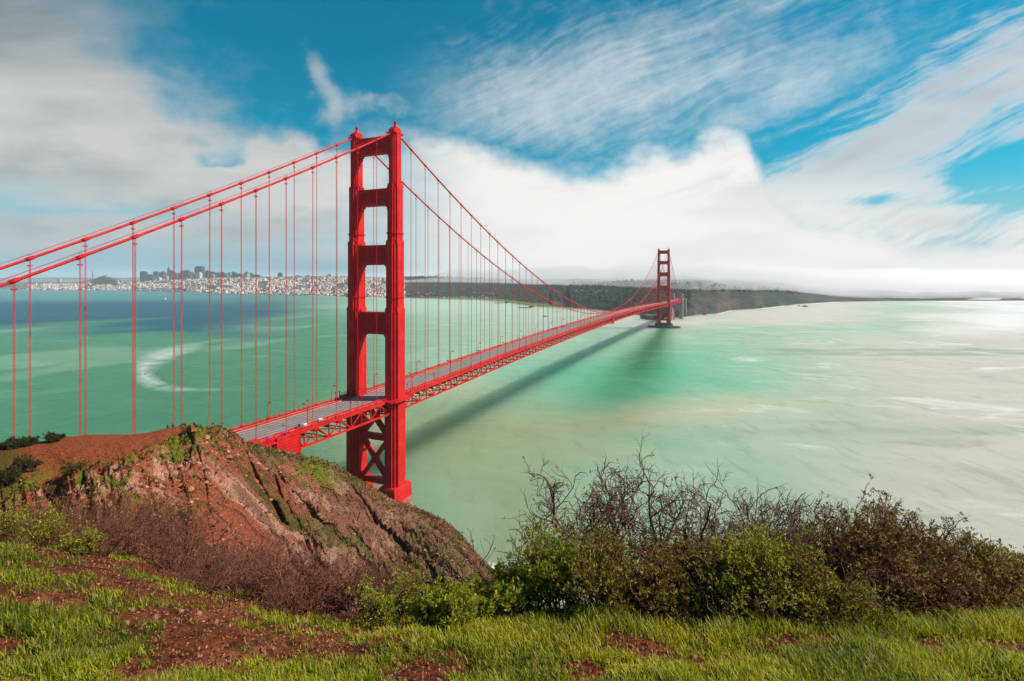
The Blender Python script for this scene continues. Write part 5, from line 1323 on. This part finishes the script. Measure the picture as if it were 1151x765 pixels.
def face_rocks():
    rng = np.random.default_rng(91); us, q, P, U, Q = HL; Pf = P.reshape(-1, 3); Uf = U.ravel(); Qf = Q.ravel()
    pr = ((Qf > .1) & (Qf < .98) & (Uf > -150) & (Uf < 560) & (Pf[:, 2] > 1)).astype(float)*(.25+(fbm(Uf/16, Qf*11, 4, 19) > .05)); pr /= pr.sum()
    idx = rng.choice(len(Pf), 9000, p=pr); N = len(idx); C0 = Pf[idx]; rr = (.14+.8*rng.random(N)**4)*np.where(Uf[idx] < 200, .55, 1.0)
    base = np.array([(1, 0, 0), (-1, 0, 0), (0, 1, 0), (0, -1, 0), (0, 0, 1), (0, 0, -1), (.65, .65, .4), (-.65, .6, -.3), (.6, -.65, -.4), (-.6, -.65, .45)], float)
    f = np.array([(4, 6, 0), (4, 2, 6), (4, 1, 2), (4, 9, 1), (4, 3, 9), (4, 0, 3), (5, 8, 3), (5, 0, 8), (5, 2, 0), (5, 7, 2), (5, 1, 7), (5, 3, 1), (0, 6, 2), (0, 3, 8), (1, 7, 2), (1, 9, 3)])
    a = rng.uniform(0, 6.28, N); c, s = np.cos(a)[:, None], np.sin(a)[:, None]
    B = base[None]*rng.uniform(.6, 1.3, (N, 10, 3))*np.array([1.0, .8, .8]); B = np.stack([B[..., 0]*c-B[..., 1]*s, B[..., 0]*s+B[..., 1]*c, B[..., 2]], -1)
    V = C0[:, None, :]+B*rr[:, None, None]; F = (np.arange(N)[:, None, None]*10+f[None]).reshape(-1, 3)
    pal = np.array([[.30, .075, .035], [.42, .17, .10], [.20, .07, .04], [.10, .05, .035]]); cc = pal[rng.integers(0, 4, N)]*rng.uniform(.7, 1.25, (N, 1))
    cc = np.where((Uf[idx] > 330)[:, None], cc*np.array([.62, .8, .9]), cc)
    m, t, p, out = new_mat('broken_chert'); t.put(p.inputs['Base Color'], t.attr('tint', 'Color')); p.inputs['Roughness'].default_value = .95; p.inputs['Specular IOR Level'].default_value = .1
    tag(mesh_np('rubble', V.reshape(-1, 3), F, m, False, {'tint': np.repeat(cc, 10, 0)}), kind='stuff')
face_rocks()

def grass():
    rng = np.random.default_rng(12)
    N = 430000; D = 1.9+5.0*rng.random(N)**1.25; X = rng.uniform(-1.5, 1.5, N)*D
    d = grassd(X, D); keep = rng.random(N) < np.clip((d-.28)*1.5, 0.05, 1)*np.interp(D, [1.9, 3.4, 7], [.55, .9, .75])
    X, D, d = X[keep], D[keep], d[keep]; N = len(X); z = zg(X, D)-.01
    u = 575.5+FPX*X/D
    H = (.024+.052*np.clip(d, 0, 1.1)+.075*sstep(u, 540, 680)*sstep(D, 3.5, 4.4))*rng.uniform(.45, 1.25, N)*(1+.35*fbm(X/.4, D/.4, 3, 300)); H = np.maximum(H, .02)
    az = rng.uniform(0, 2*np.pi, N); bend = rng.uniform(.15, .95, N); wdt = rng.uniform(.0022, .0048, N)
    x, y = camw(X, D); dirx, diry = np.cos(az), np.sin(az); sx, sy = -diry, dirx
    rows = []
    for f, wf in ((0, 1.0), (.45, .9), (.8, .55)):
        ox = dirx*bend*H*f**2*.8; oy = diry*bend*H*f**2*.8; oz = H*(f-.28*bend*f**2)
        for s in (-1, 1): rows.append(np.stack([x+ox+s*sx*wdt*wf, y+oy+s*sy*wdt*wf, z+oz], 1))
    f = 1.0; rows.append(np.stack([x+dirx*bend*H*.8, y+diry*bend*H*.8, z+H*(1-.28*bend)], 1)); rows.append(rows[-1]+np.array([0, 0, .0004]))
    V = np.stack(rows, 1).reshape(-1, 3); b = np.arange(N)[:, None]*8
    F = np.concatenate([b+np.array([0, 1, 3, 2]), b+np.array([2, 3, 5, 4]), b+np.array([4, 5, 7, 6])])
    tone = np.clip(.42+.30*fbm(X/.7, D/.7, 3, 310)+rng.normal(0, .22, N), 0, 1)
    dead = rng.random(N) < .10
    m, t, p, out = new_mat('grass_blades'); a = t.attr('tone')
    col = t.mix(t.smooth(a, 0, .5), (.09, .12, .006), (.29, .30, .008)); col = t.mix(t.smooth(a, .45, .95), col, (.52, .46, .022)); col = t.mix(t.attr('dry'), col, (.38, .26, .10))
    t.put(p.inputs['Base Color'], col); p.inputs['Roughness'].default_value = .5; p.inputs['Specular IOR Level'].default_value = .3
    tl = t.node('ShaderNodeBsdfTranslucent'); t.put(tl.inputs[0], col); mx = t.node('ShaderNodeMixShader'); mx.inputs[0].default_value = .5
    t.l.new(p.outputs[0], mx.inputs[1]); t.l.new(tl.outputs[0], mx.inputs[2]); t.l.new(mx.outputs[0], out.inputs[0])
    tag(mesh_np('grass', V, F, m, False, {'tone': np.repeat(tone, 8), 'dry': np.repeat(dead.astype(float), 8)}), kind='stuff')
    # dead leaves and crumbs of red earth
    N = 42000; D = 1.9+5.2*rng.random(N)**1.1; X = rng.uniform(-1.1, 1.1, N)*D; d = grassd(X, D); keep = rng.random(N) < np.clip(1.15-d, .12, 1); X, D = X[keep], D[keep]; N = len(X)
    x, y = camw(X, D); P = np.stack([x, y, zg(X, D)+.006], 1); dr = rng.normal(0, 1, (N, 3)); dr[:, 2] = np.abs(dr[:, 2])*.45
    V, F, tone = leaves_np(rng, P, dr, .024, 1, .2, .6)
    m = leafmat('dead_leaves', ((.07, .018, .010), (.22, .065, .026), (.36, .15, .06)), .1)
    tag(mesh_np('leaf_litter', V, F, m, False, {'tone': tone}), kind='stuff')
    # clods and stones
    N = 1700; D = 1.9+4.6*rng.random(N)**1.2; X = rng.uniform(-1.1, 1.1, N)*D; x, y = camw(X, D); z = zg(X, D); r = .006+.02*rng.random(N)**4*1.6
    base = np.array([(1, 0, 0), (-1, 0, 0), (0, 1, 0), (0, -1, 0), (0, 0, 1), (0, 0, -1)], float); V = np.stack([x, y, z], 1)[:, None, :]+base[None]*r[:, None, None]*rng.uniform(.55, 1.3, (N, 6, 3))
    f = np.array([(0, 2, 4), (2, 1, 4), (1, 3, 4), (3, 0, 4), (2, 0, 5), (1, 2, 5), (3, 1, 5), (0, 3, 5)]); F = (np.arange(N)[:, None, None]*6+f[None]).reshape(-1, 3)
    tag(mesh_np('stones', V.reshape(-1, 3), F, simple('red_stones', (.20, .075, .042), .9, .45, 9), False), kind='stuff')
grass()
